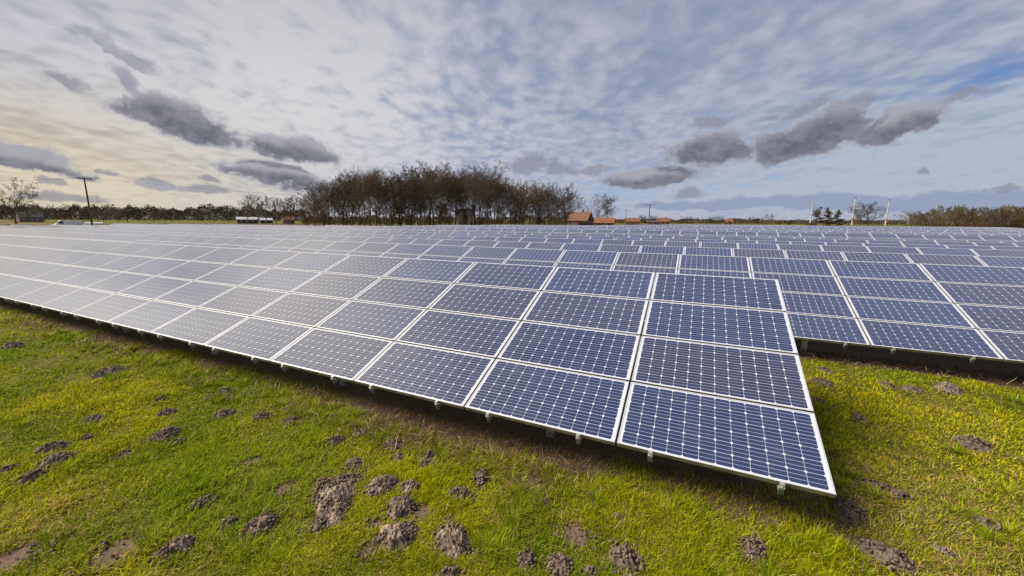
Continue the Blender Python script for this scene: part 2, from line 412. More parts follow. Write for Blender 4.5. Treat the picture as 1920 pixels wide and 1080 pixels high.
# ------------------------------------------------------------------ terrain
TILT = 0.3726; CT, ST = math.cos(TILT), math.sin(TILT)
MW, MH = 1.60, 0.822
ROW0_X, ROW0_Y, LOW = 1.101, 3.318, CAMZ - 1.9558
RP = 5.0733
_by = np.array([-1e5, 4, ROW0_Y + 1.5 + RP, ROW0_Y + 1.5 + 2 * RP, 19.9 + .2, 25.1, 30.2, 35.3, 40.4, 60, 160, 400, 1e5])
_bz = np.array([0, 0, -.11, -.20, -.23, -.29, -.31, -.36, -.17, -.24, -.30, -.3, -.3])
def ground_z(x, y):
    x = np.asarray(x, float); y = np.asarray(y, float)
    z = np.interp(y, _by, _bz)
    z = z - 0.0036 * np.clip(-18 - x, 0, 110)
    z = z - 0.005 * np.clip(x - 4, 0, 12) * np.clip((y - 18) / 10, 0, 1) * np.clip((40 - y) / 5, 0, 1)
    return z
def gz(x, y): return float(ground_z(x, y))
def on_ground(px, py):
    """the spot on the flat near ground seen at a pixel of the photo"""
    d = ray(px, py); s = -CAMZ / d.z
    return d.x * s, d.y * s
def far_spot(px, depth):
    """a standing place at a bearing of the photo and a distance along the view axis"""
    d = ray(px, 416); s = depth
    x, y = d.x * s, d.y * s
    return x, y

# ---------------------------------------------------------------- molehills (spot in photo, width, height in photo px, turn, dry, lump, label)
MOUNDS = [
 (626, 938, 74, 98, 'large', .95, 'long pale crumbly molehill at the left end of the big cluster'),
 (648, 906, 62, 28, '', .7, 'low molehill spilling off the top of the long pale one'),
 (600, 985, 38, 32, '', .45, 'small dark heap at the foot of the long pale molehill'),
 (604, 914, 30, 28, '', .05, 'small dark molehill just left of the long pale one'),
 (716, 915, 72, 42, 'large', .85, 'broad pale molehill on the upper edge of the big cluster'),
 (769, 919, 48, 34, '', .6, 'grey molehill touching the right side of the broad pale one'),
 (753, 955, 58, 44, 'large', .75, 'rounded pale molehill in the middle of the big cluster'),
 (742, 1010, 82, 60, 'large', .95, 'wide sandy molehill beside the tallest round heap'),
 (846, 1018, 80, 76, 'large', .7, 'tallest round molehill of the cluster, sandy on its left flank'),
 (860, 931, 50, 30, '', .35, 'neat grey-brown molehill standing alone right of the big cluster'),
 (901, 896, 32, 38, '', .05, 'dark upright earth heap below the brown dead weeds'),
 (1020, 944, 22, 18, '', .4, 'tiny grey molehill alone in the yellow grass'),
 (985, 1050, 46, 40, '', .15, 'dark round molehill, first of four at the bottom edge'),
 (1048, 1060, 52, 48, 'large', .2, 'dark lumpy molehill, second of four at the bottom edge'),
 (1107, 1074, 34, 20, '', .1, 'smallest dark heap of four at the bottom edge'),
 (1169, 1048, 64, 54, 'large', .08, 'biggest dark round molehill at the bottom edge, last of four'),
 (838, 1078, 66, 16, '', .6, 'molehill cut by the bottom edge under the tallest round heap'),
 (661, 873, 36, 30, '', .05, 'dark molehill above the long pale one'),
 (735, 833, 44, 20, '', .1, 'flat dark molehill closest to the dead weeds'),
 (630, 828, 42, 15, '', .55, 'low pale molehill left of the flat dark one near the dead weeds'),
 (676, 814, 34, 15, '', .6, 'low pale molehill nearest the panel edge in the middle'),
 (797, 870, 26, 26, '', .05, 'dark molehill midway between the broad pale one and the weeds'),
 (748, 859, 20, 18, '', .05, 'small dark heap just below the flat dark molehill'),
 (803, 853, 24, 12, '', .1, 'small flat heap just above a dark molehill near the weeds'),
 (1158, 972, 20, 14, '', .3, 'tiny brown heap in the straw left of the table corner'),
 (25, 649, 30, 11, '', .0, 'flat black molehill near the left edge by the far panels'),
 (207, 698, 50, 17, '', .0, 'wide black molehill alone in bright grass on the left'),
 (222, 657, 24, 9, '', .4, 'thin grey heap nearest the far left panel edge'),
 (424, 736, 32, 13, '', .3, 'dark grey molehill with two tiny heaps below it'),
 (394, 747, 20, 7, '', .3, 'left one of two tiny heaps below the dark grey molehill'),
 (430, 747, 18, 6, '', .3, 'right one of two tiny heaps below the dark grey molehill'),
 (300, 751, 24, 8, '', .2, 'thin brown heap below the wide black molehill'),
 (422, 777, 36, 15, '', .1, 'dark molehill left of another like it below the panels'),
 (490, 783, 34, 11, '', .1, 'dark flat molehill right of another below the panels'),
 (315, 773, 28, 9, '', .1, 'thin dark heap above the humped dark molehill'),
 (313, 817, 46, 25, '', .15, 'humped dark molehill in the middle of the left meadow'),
 (336, 830, 24, 9, '', .1, 'small heap tucked under the humped dark molehill'),
 (100, 842, 48, 18, '', .15, 'topmost of three grey molehills in a row on the left'),
 (110, 867, 62, 21, '', .5, 'largest and palest of three molehills in a row on the left'),
 (64, 898, 46, 19, '', .3, 'lowest of three molehills in a row on the left'),
 (15, 885, 30, 10, '', .2, 'flat molehill cut off by the left edge'),
 (381, 945, 40, 18, '', .6, 'pale ragged molehill in the lower left meadow'),
 (430, 981, 34, 18, '', .5, 'grey molehill just left of a larger pale one'),
 (490, 984, 60, 33, '', .8, 'pale crumbly molehill left of the big cluster'),
 (330, 1031, 64, 32, '', .5, 'streaky grey molehill near the lower left corner'),
 (175, 790, 38, 14, '', .15, 'thin dark heap above the row of three molehills'),
 (162, 822, 32, 10, '', .15, 'thin dark heap right of the topmost of the three'),
 (626, 785, 24, 9, '', .5, 'tiny pale heap close under the middle panels'),
 (549, 789, 36, 11, '', .1, 'flat dark heap with a green weed close under the panels'),
 (1546, 689, 26, 10, '', .15, 'topmost brown molehill under the second row of panels'),
 (1540, 712, 42, 12, '', .1, 'flat wide molehill beside the right edge of the front table'),
 (1663, 715, 26, 8, '', .15, 'left one of two thin heaps below the second row'),
 (1710, 724, 34, 10, '', .15, 'right one of two thin heaps below the second row'),
 (1777, 722, 40, 21, '', .35, 'humped grey molehill right of two thin heaps below the second row'),
 (1534, 747, 20, 11, '', .1, 'small heap half hidden by the right edge of the front table'),
 (1610, 777, 24, 11, '', .1, 'small dark heap alone in green grass right of the front table'),
 (1825, 830, 54, 20, '', .05, 'black lozenge of fresh soil in the green grass on the right'),
 (1650, 917, 60, 18, '', .05, 'long dark molehill right of the table corner'),
 (1689, 934, 32, 17, '', .05, 'dark heap at the right end of the long dark molehill'),
 (1589, 963, 56, 44, '', .25, 'brown molehill right below the lowest table corner'),
 (1410, 1031, 52, 50, '', .3, 'smooth grey molehill below the front table near the bottom'),
 (1657, 1047, 92, 40, '', .15, 'long dark molehill at the bottom edge on the right'),
 (1770, 1041, 34, 12, '', .3, 'faint grey heap right of the long dark one at the bottom'),
 (1850, 986, 44, 14, '', .2, 'flat brown heap in the straw near the right edge'),
]
# bare earth without a heap: spot and size
BARE = [(980, 901, 70, 34), (1077, 1000, 50, 36), (230, 1029, 100, 40), (25, 1045, 80, 40), (377, 719, 30, 10), (477, 865, 40, 12), (530, 920, 40, 18),
        (790, 960, 40, 30), (230, 852, 24, 10), (700, 985, 40, 18), (690, 1030, 30, 30), (560, 1000, 20, 12), (1350, 900, 60, 20), (840, 975, 26, 16), (930, 850, 40, 12), (610, 760, 40, 10), (560, 735, 34, 10),
        (1240, 880, 60, 14), (1470, 950, 40, 12), (690, 880, 20, 10), (870, 1035, 60, 20)]
MD = []                                  # x, y, half width across, half length away
for (px, py, hw, hh, *_r) in MOUNDS:
    x, y = on_ground(px, py); r = math.hypot(x, y)
    dep = abs(FW.x * x + FW.y * y - FW.z * CAMZ)
    wid = hw / FPX * dep * 0.5 * 0.94
    e = CAMZ / math.hypot(r, CAMZ)                     # sine of the look-down angle
    # flattened by the oblique view, minus what the heap's own height shows
    ln = max(hh / FPX * dep / max(e, .18) * 0.5 * 0.80, wid * .55); ln = min(ln, wid * 2.0)
    MD.append((x, y, wid, ln))
BD = []
for (px, py, hw, hh) in BARE:
    x, y = on_ground(px, py); r = math.hypot(x, y); dep = abs(FW.x * x + FW.y * y - FW.z * CAMZ)
    wid = hw / FPX * dep * .6; e = CAMZ / math.hypot(r, CAMZ)
    BD.append((x, y, wid, min(hh / FPX * dep / max(e, .2) * .6, wid * 2)))

def ell(x, y, lst, grow=1.0):
    """how far inside the nearest of the ellipses: 1 at a middle, 0 at a rim"""
    best = np.full(np.shape(x), -9.0)
    for (cx, cy_, a, b) in lst:
        t = math.atan2(cx, cy_); ux, uy = math.cos(t), -math.sin(t); vx, vy = math.sin(t), math.cos(t)
        dx, dy = x - cx, y - cy_
        u = (dx * ux + dy * uy) / (a * grow); v = (dx * vx + dy * vy) / (b * grow)
        best = np.maximum(best, 1 - np.sqrt(u * u + v * v))
    return best

def build_ground():
    def axis(dense0, dense1, step, far0, far1):
        a = list(np.arange(dense0, dense1, step)); s = step; q = dense1
        while q < far1: a.append(q); s *= 1.16; q += s
        a.append(far1); s = step; q = dense0 - step; b = []
        while q > far0: b.append(q); s *= 1.16; q -= s
        b.append(far0); return np.array(sorted(set(b + a)))
    xs = axis(-9, 6.5, 0.07, -4000, 4000); ys = axis(0.3, 8.6, 0.07, -4000, 4000)
    X, Y = np.meshgrid(xs, ys); Z = ground_z(X, Y)
    near = np.clip(1 - np.hypot(X, Y - 3) / 30, 0, 1)
    Z = Z + near * ((fbm(X, Y, 1.7, 3) - .5) * 0.09 + (fbm(X + 40, Y, .35, 3) - .5) * 0.05)
    soil = np.clip(ell(X, Y, BD) * 2.2, 0, 1)
    soil = np.maximum(soil, np.clip(ell(X, Y, MD, 1.35) * 2.5, 0, 1))
    under = np.zeros_like(X)
    for n in range(31):
        y0 = ROW0_Y + n * RP
        inx = X < ROW0_X + .2 if n == 0 else np.ones_like(X, bool)
        under = np.maximum(under, np.where(inx, np.clip((Y - y0 + .12) / .35, 0, 1) * np.clip((y0 + 3.2 - Y) / .4, 0, 1), 0))
    under = under * (np.hypot(X, Y) < 320)
    nx, ny = len(xs), len(ys)
    idx = np.arange(nx * ny).reshape(ny, nx)
    q = np.stack([idx[:-1, :-1], idx[:-1, 1:], idx[1:, 1:], idx[1:, :-1]], -1).reshape(-1, 4)
    me = npmesh('ground', np.stack([X, Y, Z], -1).reshape(-1, 3), q.ravel(), np.arange(len(q)) * 4, None, None, True)
    a = me.attributes.new('soil', 'FLOAT', 'POINT'); a.data.foreach_set('value', np.maximum(soil, under * .85).astype(np.float32).ravel())
    m, t, p = newmat('meadow')
    pos = t.n('ShaderNodeNewGeometry').outputs['Position']
    s = t.n('ShaderNodeAttribute', attribute_name='soil').outputs['Fac']
    n1 = t.noise(pos, 0.9, 5, 0.6); n2 = t.noise(pos, 7, 6, 0.65); n3 = t.noise(pos, 40, 5, 0.65); n4 = t.noise(pos, 0.02, 4, 0.6)
    g = t.mix(t.sm(n2, 0.3, 0.7), (0.055, 0.058, 0.006), (0.15, 0.145, 0.012))
    g = t.mix(t.m('MULTIPLY', t.sm(n1, 0.5, 0.75), 0.6), g, (0.20, 0.15, 0.055))
    g = t.mix(t.m('MULTIPLY', t.sm(n4, 0.4, 0.7), 0.5), g, (0.11, 0.12, 0.022))
    g = t.mix(t.m('MULTIPLY', t.sm(n3, 0.45, 0.8), 0.55), g, (0.075, 0.058, 0.030))
    so = t.mix(t.sm(n3, 0.3, 0.7), (0.100, 0.070, 0.047), (0.205, 0.142, 0.092))
    so = t.mix(t.m('MULTIPLY', t.sm(n2, 0.45, 0.8), 0.5), so, (0.22, 0.138, 0.076))
    edge = t.sm(t.m('ADD', s, t.m('MULTIPLY', t.m('SUBTRACT', n2, 0.5), 0.9)), 0.25, 0.6)
    sock(p, 'Base Color', t.mix(edge, g, so)); sock(p, 'Roughness', 0.95); sock(p, 'Specular IOR Level', 0.1)
    b = t.n('ShaderNodeBump'); b.inputs['Strength'].default_value = 0.7; b.inputs['Distance'].default_value = 0.03
    t.link(n3, b.inputs['Height']); t.link(b.outputs[0], p.inputs['Normal'])
    me.materials.append(m)
    tag(link('ground', me), kind='structure')
    return
build_ground()
def near_z(x, y):
    x = np.asarray(x, float); y = np.asarray(y, float)
    near = np.clip(1 - np.hypot(x, y - 3) / 30, 0, 1)
    return ground_z(x, y) + near * ((fbm(x, y, 1.7, 3) - .5) * 0.09 + (fbm(x + 40, y, .35, 3) - .5) * 0.05)

# ------------------------------------------------------------------ solar tables
def panel_meshes():
    T = 0.042; L = 0.011
    fr = MB()
    for a, b in (((0, 0), (1.58, L)), ((0, .800 - L), (1.58, .800)), ((0, L), (L, .800 - L)), ((1.58 - L, L), (1.58, .800 - L))):
        fr.box((a[0], a[1], -T), (b[0], b[1], 0))
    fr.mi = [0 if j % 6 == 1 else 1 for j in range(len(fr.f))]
    frame = fr.mesh('frame', ['aluminium', 'frame_side_shaded'])
    def lam_mesh(name, with_frame):
        b = MB()
        b.add([(L, L, -.003), (1.58 - L, L, -.003), (1.58 - L, .800 - L, -.003), (L, .800 - L, -.003)], [(0, 1, 2, 3)], 0)
        b.add([(L, L, -.010), (1.58 - L, L, -.010), (1.58 - L, .800 - L, -.010), (L, .800 - L, -.010)], [(3, 2, 1, 0)], 1)
        if with_frame:
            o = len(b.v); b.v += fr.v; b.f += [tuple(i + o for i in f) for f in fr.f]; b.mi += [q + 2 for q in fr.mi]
        me = b.mesh(name, ['laminate', 'backsheet', 'aluminium', 'frame_side_shaded'])
        uv = me.uv_layers.new(name='UVMap')
        for li, l in enumerate(me.loops):
            v = me.vertices[l.vertex_index].co; uv.data[li].uv = (v.x / 1.58, v.y / .800)
        return me
    return frame, lam_mesh('laminate', False), lam_mesh('solar_panel', True)
FRAME_ME, LAM_ME, PANEL_ME = panel_meshes()

def rail_meshes():
    r = MB(); r.box((-.02, -.015, -.085), (.02, 3.27, -.043)); rail = r.mesh('mounting_rail', 'galvanised')
    c = MB()
    c.box((-.017, -.015, -.044), (.017, -.0015, .003), 0); c.box((-.017, -.0015, .0012), (.017, .009, .003), 0)
    c.box((-.018, -.030, -.040), (.018, -.015, -.018), 0)              # cap with bolt
    c.tube((0, -.023, -.019), (0, -.023, -.008), .006, .006, 6, 0)
    c.box((-.019, -.022, -.108), (.019, -.017, -.040), 1)             # hanging plate
    c.box((.014, -.017, -.100), (.019, .05, -.085), 1)
    c.tube((0, -.0232, -.088), (0, -.0221, -.088), .007, .007, 10, 2)
    return rail, c.mesh('end_clamp', ['clamp_metal', 'plate_grey', 'hole_dark'])
RAIL_ME, CLAMP_ME = rail_meshes()
ROTT = (TILT, 0, 0)
def slope(x, v, off=0.0):
    return (x, v * CT - off * ST, LOW + v * ST + off * CT)

def legs_and_purlins(mb_leg, ncols, single=None):
    xs = np.arange(0.8, ncols * MW, 3.2)
    return [(x, 0.55) for x in xs] + [(x, 2.65) for x in xs]

def tone():
    return (1.0 if random.random() < .24 else random.random() * .35, random.random(), 0, 1)

def far_table_mesh(name, ncols, rows, seed, skip_front=False, tones=True):
    """the given module rows of a table in ONE mesh (too small to tell the panels apart)"""
    rnd = random.Random(seed); b = MB(); tn = []; uvs = []
    rot = Matrix.Rotation(TILT, 3, 'X')
    for c in range(ncols):
        for v in rows:
            t = (1.0 if rnd.random() < .2 else rnd.random() * .4, rnd.random(), 1.0)
            vs = []
            for z in (-.04, 0):
                for (x, y) in ((0, 0), (1.58, 0), (1.58, .800), (0, .800)):
                    vs.append(rot @ Vector((x + .01, y + v * MH + .011, z)) + Vector((c * MW, 0, LOW)))
            b.add(vs, [(0, 3, 2, 1), (4, 5, 6, 7), (0, 1, 5, 4), (1, 2, 6, 5), (2, 3, 7, 6), (3, 0, 4, 7)])
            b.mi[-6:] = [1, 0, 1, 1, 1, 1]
            tn += [t] * 8
            uvs += [(0, 0)] * 4 + [(0, 0), (1, 0), (1, 1), (0, 1)] + [(0, 0)] * 16
    me = b.mesh(name, ['laminate', 'frame_side_shaded'])
    uv = me.uv_layers.new(name='UVMap'); uv.data.foreach_set('uv', np.array(uvs, np.float32).ravel())
    a = me.attributes.new('tone', 'FLOAT_VECTOR', 'POINT'); a.data.foreach_set('vector', np.array(tn, np.float32).ravel())
    return me
def support_mesh(ncols, zg=0):
    b = MB()
    for x in np.arange(.8, ncols * MW, 3.2):
        for y in (.55, 2.65):
            v = y / CT; b.box((x - .04, y - .03, -.6), (x + .04, y + .03, LOW + v * ST - .15))
    for v in (.6, 2.85):
        q = slope(0, v, -.12); b.box((.02, q[1] - .03, q[2] - .04), (ncols * MW - .02, q[1] + .03, q[2] + .03))
    return b.mesh('support_frame', 'galvanised')
LEG_H = {}
def leg_mesh(y):
    b = MB(); v = y / CT; h = LOW + v * ST - .15
    for x0, x1, y0, y1 in ((-.045, .045, -.03, -.025), (-.045, -.04, -.025, .03), (.04, .045, -.025, .03)): b.box((x0, y0, -.5), (x1, y1, h))
    return b.mesh('leg', 'galvanised')
LEG_F, LEG_R = leg_mesh(.55), leg_mesh(2.65)
def purlin_mesh(ncols):
    b = MB(); b.box((.02, -.03, -.04), (ncols * MW - .02, .03, .03)); return b.mesh('purlin', 'galvanised')

ORD = ['front', 'second', 'third', 'fourth', 'fifth', 'sixth', 'seventh', 'eighth']
def near_table(x0, n, ncols, label, singles, hardware=False, framed=False, dz=0.0):
    y0 = ROW0_Y + n * RP
    z = gz(x0 + ncols * MW * .5 if n else 0, y0 + 1.5) + dz
    t = thing('solar_table', label, 'solar panels', (x0, y0, z), 0, 'tables of solar panels in the near rows')
    for c in range(ncols):
        for v in singles:
            q = slope(c * MW + .01, v * MH + .011)
            o = link('solar_panel', LAM_ME if framed else PANEL_ME, t, q, ROTT); o.color = tone()
            if framed:
                link('frame', FRAME_ME, o)
    rest = [v for v in range(4) if v not in singles]
    if rest: link('lower_panels', far_table_mesh('lower_panels', ncols, rest, n * 31 + int(x0)), t)
    if hardware:
        for c in range(ncols):
            for u in (.298, 1.256):
                r = link('mounting_rail', RAIL_ME, t, slope(c * MW + u, 0), ROTT); link('end_clamp', CLAMP_ME, r)
        for v in (.6, 2.85): link('purlin', purlin_mesh(ncols), t, slope(0, v, -.12))
        for x in np.arange(.8, ncols * MW, 3.2):
            link('leg', LEG_F, t, (x, .55, 0)); link('leg', LEG_R, t, (x, 2.65, 0))
    else:
        link('support_frame', support_mesh(ncols), t)
    return t

A4 = (0, 1, 2, 3)
near_table(ROW0_X - 22 * MW, 0, 22, 'front solar table in the foreground, its sharp right corner over the grass', A4, True, True)
S1 = 2.883 + 3 * MW
near_table(S1 - 22 * MW, 1, 22, 'second row of solar panels, its near right stretch above the mown gap', A4, True)
near_table(S1 - 44 * MW - .30, 1, 22, 'second row of solar panels, far left stretch beyond a dark slit', (3, 2, 1))
S2 = 10.9
for k, lb in enumerate(('right end of the third row of solar panels, blue cells', 'middle of the third row of solar panels, turning pale with reflected cloud', 'pale left end of the third row of solar panels')):
    near_table(S2 - (22 * (k + 1)) * MW - .1 * k, 2, 22, lb, (3, 2) if k < 2 else (3,), dz=(0, -.03, .02)[k])
near_table(-14.2 + .1, 3, 22, 'right end of the fourth row of solar panels', (3, 2))
near_table(-49.4 - .15, 3, 22, 'middle of the fourth row of solar panels, right of the short table', (3, 2), dz=-.02)
near_table(-66.9 - .45, 3, 11, 'short half-length table in the fourth row between two dark slits', (3, 2), dz=.02)
near_table(-103.0, 3, 22, 'pale left end of the fourth row of solar panels, beyond a dark slit', (3,))
names4 = ('left end', 'left middle', 'right middle', 'right end')
for n in (4, 5, 6, 7):
    xl = (-110.6, -112.1, -114.9, -115.2)[n - 4]
    for k in range(4):
        sg = (3, 2) if n == 7 else (3,)
        near_table(xl + k * 35.3, n, 22, f'{names4[k]} of the {ORD[n]} row of solar panels' + (', standing high across the hollow' if n == 7 else ''), sg, dz=random.uniform(-.04, .04))
FARLABEL = 'long narrow row of solar panels far back in the field, a thin bluish strip'
for n in range(8, 31):
    y0 = ROW0_Y + n * RP
    xl = -115 if n <= 9 else (-53 + (n - 10) * .6 if n <= 18 else -22 + (n - 19) * 1.5)
    xr = 6 + 2.75 * n if n < 24 else 30 + 1.6 * n
    nc = int((xr - xl) / MW)
    me = far_table_mesh('solar_row', nc, (2, 3) if n > 9 else A4, n)
    # the rows roll with the land, so long ones bend gently
    co = np.empty(len(me.vertices) * 3, np.float32); me.vertices.foreach_get('co', co); co = co.reshape(-1, 3)
    cc = np.floor(co[:, 0] / (11 * MW)) ; st = np.random.default_rng(n).normal(0, .035, 80)
    co[:, 2] += ground_z(xl + cc * 11 * MW, y0) - gz(xl, y0) + st[cc.astype(int)]
    me.vertices.foreach_set('co', co.ravel()); me.update()
    o = link('solar_row', me, None, (xl, y0, gz(xl, y0)))
    tag(o, FARLABEL, 'solar panels', 'far rows of solar panels')
    if n < 10:
        link('support_frame', support_mesh(nc), o)

# ------------------------------------------------------------------ molehill meshes
def molehill(i, spec, d):
    px, py, hw, hh, kind, dry, label = spec; x, y, a, b = d
    rg = np.random.default_rng(100 + i)
    n_r, n_t = (34, 84) if a > .09 else (18, 44)
    t = math.atan2(x, y)
    R_ = np.linspace(0, 1, n_r)[:, None]; T_ = np.linspace(0, 2 * PI, n_t, endpoint=False)[None, :]
    u = R_ * np.cos(T_); v = R_ * np.sin(T_)
    wob = 1 + .46 * (fbm(np.cos(T_) * 1.3 + i * 7.1, np.sin(T_) * 1.3, 1.0, 3) - .5) * 2
    lx = u * a * 1.12 * wob; ly = v * b * 1.12 * wob
    h = min(.40 * min(a, b * 1.1) + .014, .12) * rg.uniform(.85, 1.15)
    if kind == 'large': h *= 1.15
    prof = np.clip(1 - R_ ** 1.9, 0, 1) ** 1.35
    gx = lx + x * 1.0; gy = ly + y
    clod = lambda q, w_: np.abs(vnoise(gx + q, gy - q, w_) - .5) * 2
    lump = (fbm(gx + i, gy, .16, 3) - .5) * .7 * h - (clod(3.3, .065) - .3) * .034 - (clod(8.1 + i, .034) - .3) * .028 + (vnoise(gx + 9, gy, .014) - .5) * .018
    zz = h * prof + lump * np.clip(1.25 - R_, 0, 1) - .03 * R_ ** 4
    ct, st = math.cos(t), math.sin(t)
    wx = lx * ct + ly * st; wy = -lx * st + ly * ct
    verts = np.stack([wx, wy, zz + 0 * wx], -1)
    gzv = near_z(x + wx, y + wy); z0 = float(near_z(x, y)); verts[..., 2] += gzv - z0
    vs = [tuple(verts[0, 0])] + [tuple(q) for q in verts[1:].reshape(-1, 3)]
    fs = [(0, 1 + k, 1 + (k + 1) % n_t) for k in range(n_t)]
    for r_ in range(n_r - 2):
        o = 1 + r_ * n_t
        fs += [(o + k, o + n_t + k, o + n_t + (k + 1) % n_t, o + (k + 1) % n_t) for k in range(n_t)]
    me = bpy.data.meshes.new('molehill'); me.from_pydata(vs, [], fs); me.materials.append(MAT['mole_soil'])
    me.polygons.foreach_set('use_smooth', [True] * len(me.polygons)); me.update()
    o = link('molehill', me, None, (x, y, z0)); o.color = (dry, 0, 0, 1)
    tag(o, label, 'molehill', 'molehills in the grass')
for i, (s_, d_) in enumerate(zip(MOUNDS, MD)): molehill(i, s_, d_)

# ------------------------------------------------------------------ grass
def build_blades(name, X, Y, Z, L, W, AZ, LEAN, CURL, C, mat, label=None):
    n = len(X)
    dx, dy = np.cos(AZ), np.sin(AZ); sx, sy = -dy, dx
    sx2 = sx * .8 + dx * .2 * 0
    sl, cl = np.sin(LEAN), np.cos(LEAN); l2 = np.minimum(LEAN + CURL, 1.75); s2, c2 = np.sin(l2), np.cos(l2)
    b = np.stack([X, Y, Z], -1)
    m = b + np.stack([dx * sl, dy * sl, cl], -1) * (L * .55)[:, None]
    tp = m + np.stack([dx * s2, dy * s2, c2], -1) * (L * .5)[:, None]
    tp[:, 2] = np.maximum(tp[:, 2], Z + .004)
    s = np.stack([sx, sy, 0 * sx], -1) * (W * .5)[:, None]
    V = np.stack([b - s, b + s, m + s * .8, m - s * .8, tp], 1).reshape(-1, 3)
    o = np.arange(n)[:, None] * 5
    F = np.concatenate([o + np.array([[0, 1, 2, 3]]), o + np.array([[3, 2, 4]])], 1).ravel()
    ls = (np.arange(n)[:, None] * 7 + np.array([[0, 4]])).ravel()
    me = npmesh(name, V, F, ls, None, mat)
    ca = np.ones((n, 5, 4), np.float32); ca[:, :, :3] = C[:, None, :]
    a = me.attributes.new('col', 'FLOAT_COLOR', 'POINT'); a.data.foreach_set('color', ca.ravel())
    return link(name, me)

def scatter(n, rmin, rmax, half):
    r = np.exp(RNG.uniform(math.log(rmin), math.log(rmax), n)); a = YAW + RNG.uniform(-half, half, n)
    return r * np.sin(a), r * np.cos(a), r
def grass():
    X, Y, R_ = scatter(1900000, 1.15, 60, 1.22)
    keep = (Y < ROW0_Y + .45) | ((X > ROW0_X - .35) & (Y < ROW0_Y + RP + .55))
    keep &= Y > -2
    X, Y, R_ = X[keep], Y[keep], R_[keep]
    # thin patches
    dens = fbm(X, Y, .55, 4); big = fbm(X + 30, Y + 8, 2.2, 3)
    soil = np.maximum(ell(X, Y, MD, .98) * 4, ell(X, Y, BD, 1.0) * 1.5)
    pr = np.clip((dens - .34) * 5, .22, 1) * np.clip(.55 + big, 0, 1)
    pr = np.where(soil > 0, pr * np.clip(1 - soil * 1.6, .0, 1), pr)
    # under and near the table edges the turf gives way to bare earth
    u0 = np.clip((Y - (ROW0_Y + .06 - .30 * np.exp(-((X + 2.2) / 1.9) ** 2) + (fbm(X, Y, .7, 3) - .5) * .62)) / .3, 0, 1) * (X < ROW0_X + .1)
    u0 = u0 * np.where(X > -.6, .55, 1.0)
    u1 = np.clip((Y - (ROW0_Y + RP - .02 + (fbm(X + 5, Y, .7, 3) - .5) * .6)) / .3, 0, 1)
    pr = pr * (1 - .96 * np.maximum(u0, u1))
    k = RNG.random(len(X)) < pr
    X, Y, R_ = X[k], Y[k], R_[k]; n = len(X)
    Z = near_z(X, Y) - .004
    clump = np.clip((fbm(X + 11, Y - 4, .20, 3) - .5) * 2.2 + .5, 0, 1.1); tall = fbm(X - 7, Y + 3, .9, 3)
    L = (.026 + .050 * clump + .050 * np.clip(tall - .5, 0, 1) * 2) * RNG.uniform(.6, 1.25, n)
    L = L * (1 + .012 * np.clip(R_ - 4, 0, 30))
    edge = np.exp(-((Y - ROW0_Y + .05) / .3) ** 2) * (X < 1.6)
    L = L * (1 + .7 * edge * RNG.random(n))
    W = .0048 * np.clip(R_ / 2.6, .9, 14) ** .78 * RNG.uniform(.7, 1.3, n)
    AZ = RNG.uniform(0, 2 * PI, n) + fbm(X, Y, .5, 2) * 6
    LEAN = RNG.uniform(.25, 1.25, n); CURL = RNG.uniform(.15, .9, n)
    # colour of each blade
    g1 = np.array([.190, .262, .003]); g2 = np.array([.440, .390, .006]); g3 = np.array([.100, .155, .004]); st = np.array([.50, .37, .13]); st2 = np.array([.25, .16, .065])
    f = np.clip(fbm(X + 3, Y + 70, 1.3, 4) * 2.6 - .95 + RNG.normal(0, .25, n), 0, 1)[:, None]
    C = g1 * (1 - f) + g2 * f
    f3 = np.clip(fbm(X - 20, Y + 9, .8, 4) * 3.2 - 1.5 + RNG.normal(0, .2, n), 0, 1)[:, None]; C = C * (1 - .65 * f3) + g3 * .65 * f3
    dry = fbm(X + 90, Y - 60, 1.1, 4)
    right = np.clip((X + .6) / 2.4, 0, 1) * np.clip((6.0 - Y) / 2.0, 0, 1)
    ps = np.clip(.13 + (dry - .5) * 1.1 + .26 * right, .05, .75)
    isst = RNG.random(n) < ps
    mixs = RNG.random(n)[:, None]; S = st * mixs + st2 * (1 - mixs)
    C = np.where(isst[:, None], S, C) * RNG.uniform(.7, 1.55, n)[:, None]
    LEAN = np.where(isst, RNG.uniform(.7, 1.45, n), LEAN)
    # taller tufts standing out of the turf
    T = 700; tx, ty, tr = scatter(T, 1.6, 16, 1.1)
    kk = ((ty < ROW0_Y - .02) | ((tx > ROW0_X) & (ty < ROW0_Y + RP - .1))) & (ty > -2) & (ell(tx, ty, MD, 1.1) < 0) & (fbm(tx + 4, ty, .8, 3) > .50)
    tx, ty, tr = tx[kk], ty[kk], tr[kk]
    ex = RNG.uniform(-12, 1.25, 130); tx = np.concatenate([tx, ex]); ty = np.concatenate([ty, ROW0_Y - RNG.uniform(0, .35, 130)])
    per = 64; rep = np.repeat(np.arange(len(tx)), per); m = len(rep); big_ = np.repeat(RNG.uniform(.5, 1.2, len(tx)), per)
    an = RNG.uniform(0, 2 * PI, m); ro = np.abs(RNG.normal(0, .035, m)) * big_ * 1.5
    bx = tx[rep] + ro * np.cos(an); by = ty[rep] + ro * np.sin(an); rr_ = np.hypot(bx, by)
    hue = np.repeat(RNG.random(len(tx)), per)[:, None]
    c2_ = (np.array([.150, .225, .004]) * (1 - hue) + np.array([.310, .340, .006]) * hue) * RNG.uniform(.7, 1.5, m)[:, None]
    c2_ = np.where(RNG.random(m)[:, None] < .1, np.array([.48, .37, .15]), c2_)
    X = np.concatenate([X, bx]); Y = np.concatenate([Y, by]); Z = np.concatenate([Z, near_z(bx, by) - .004])
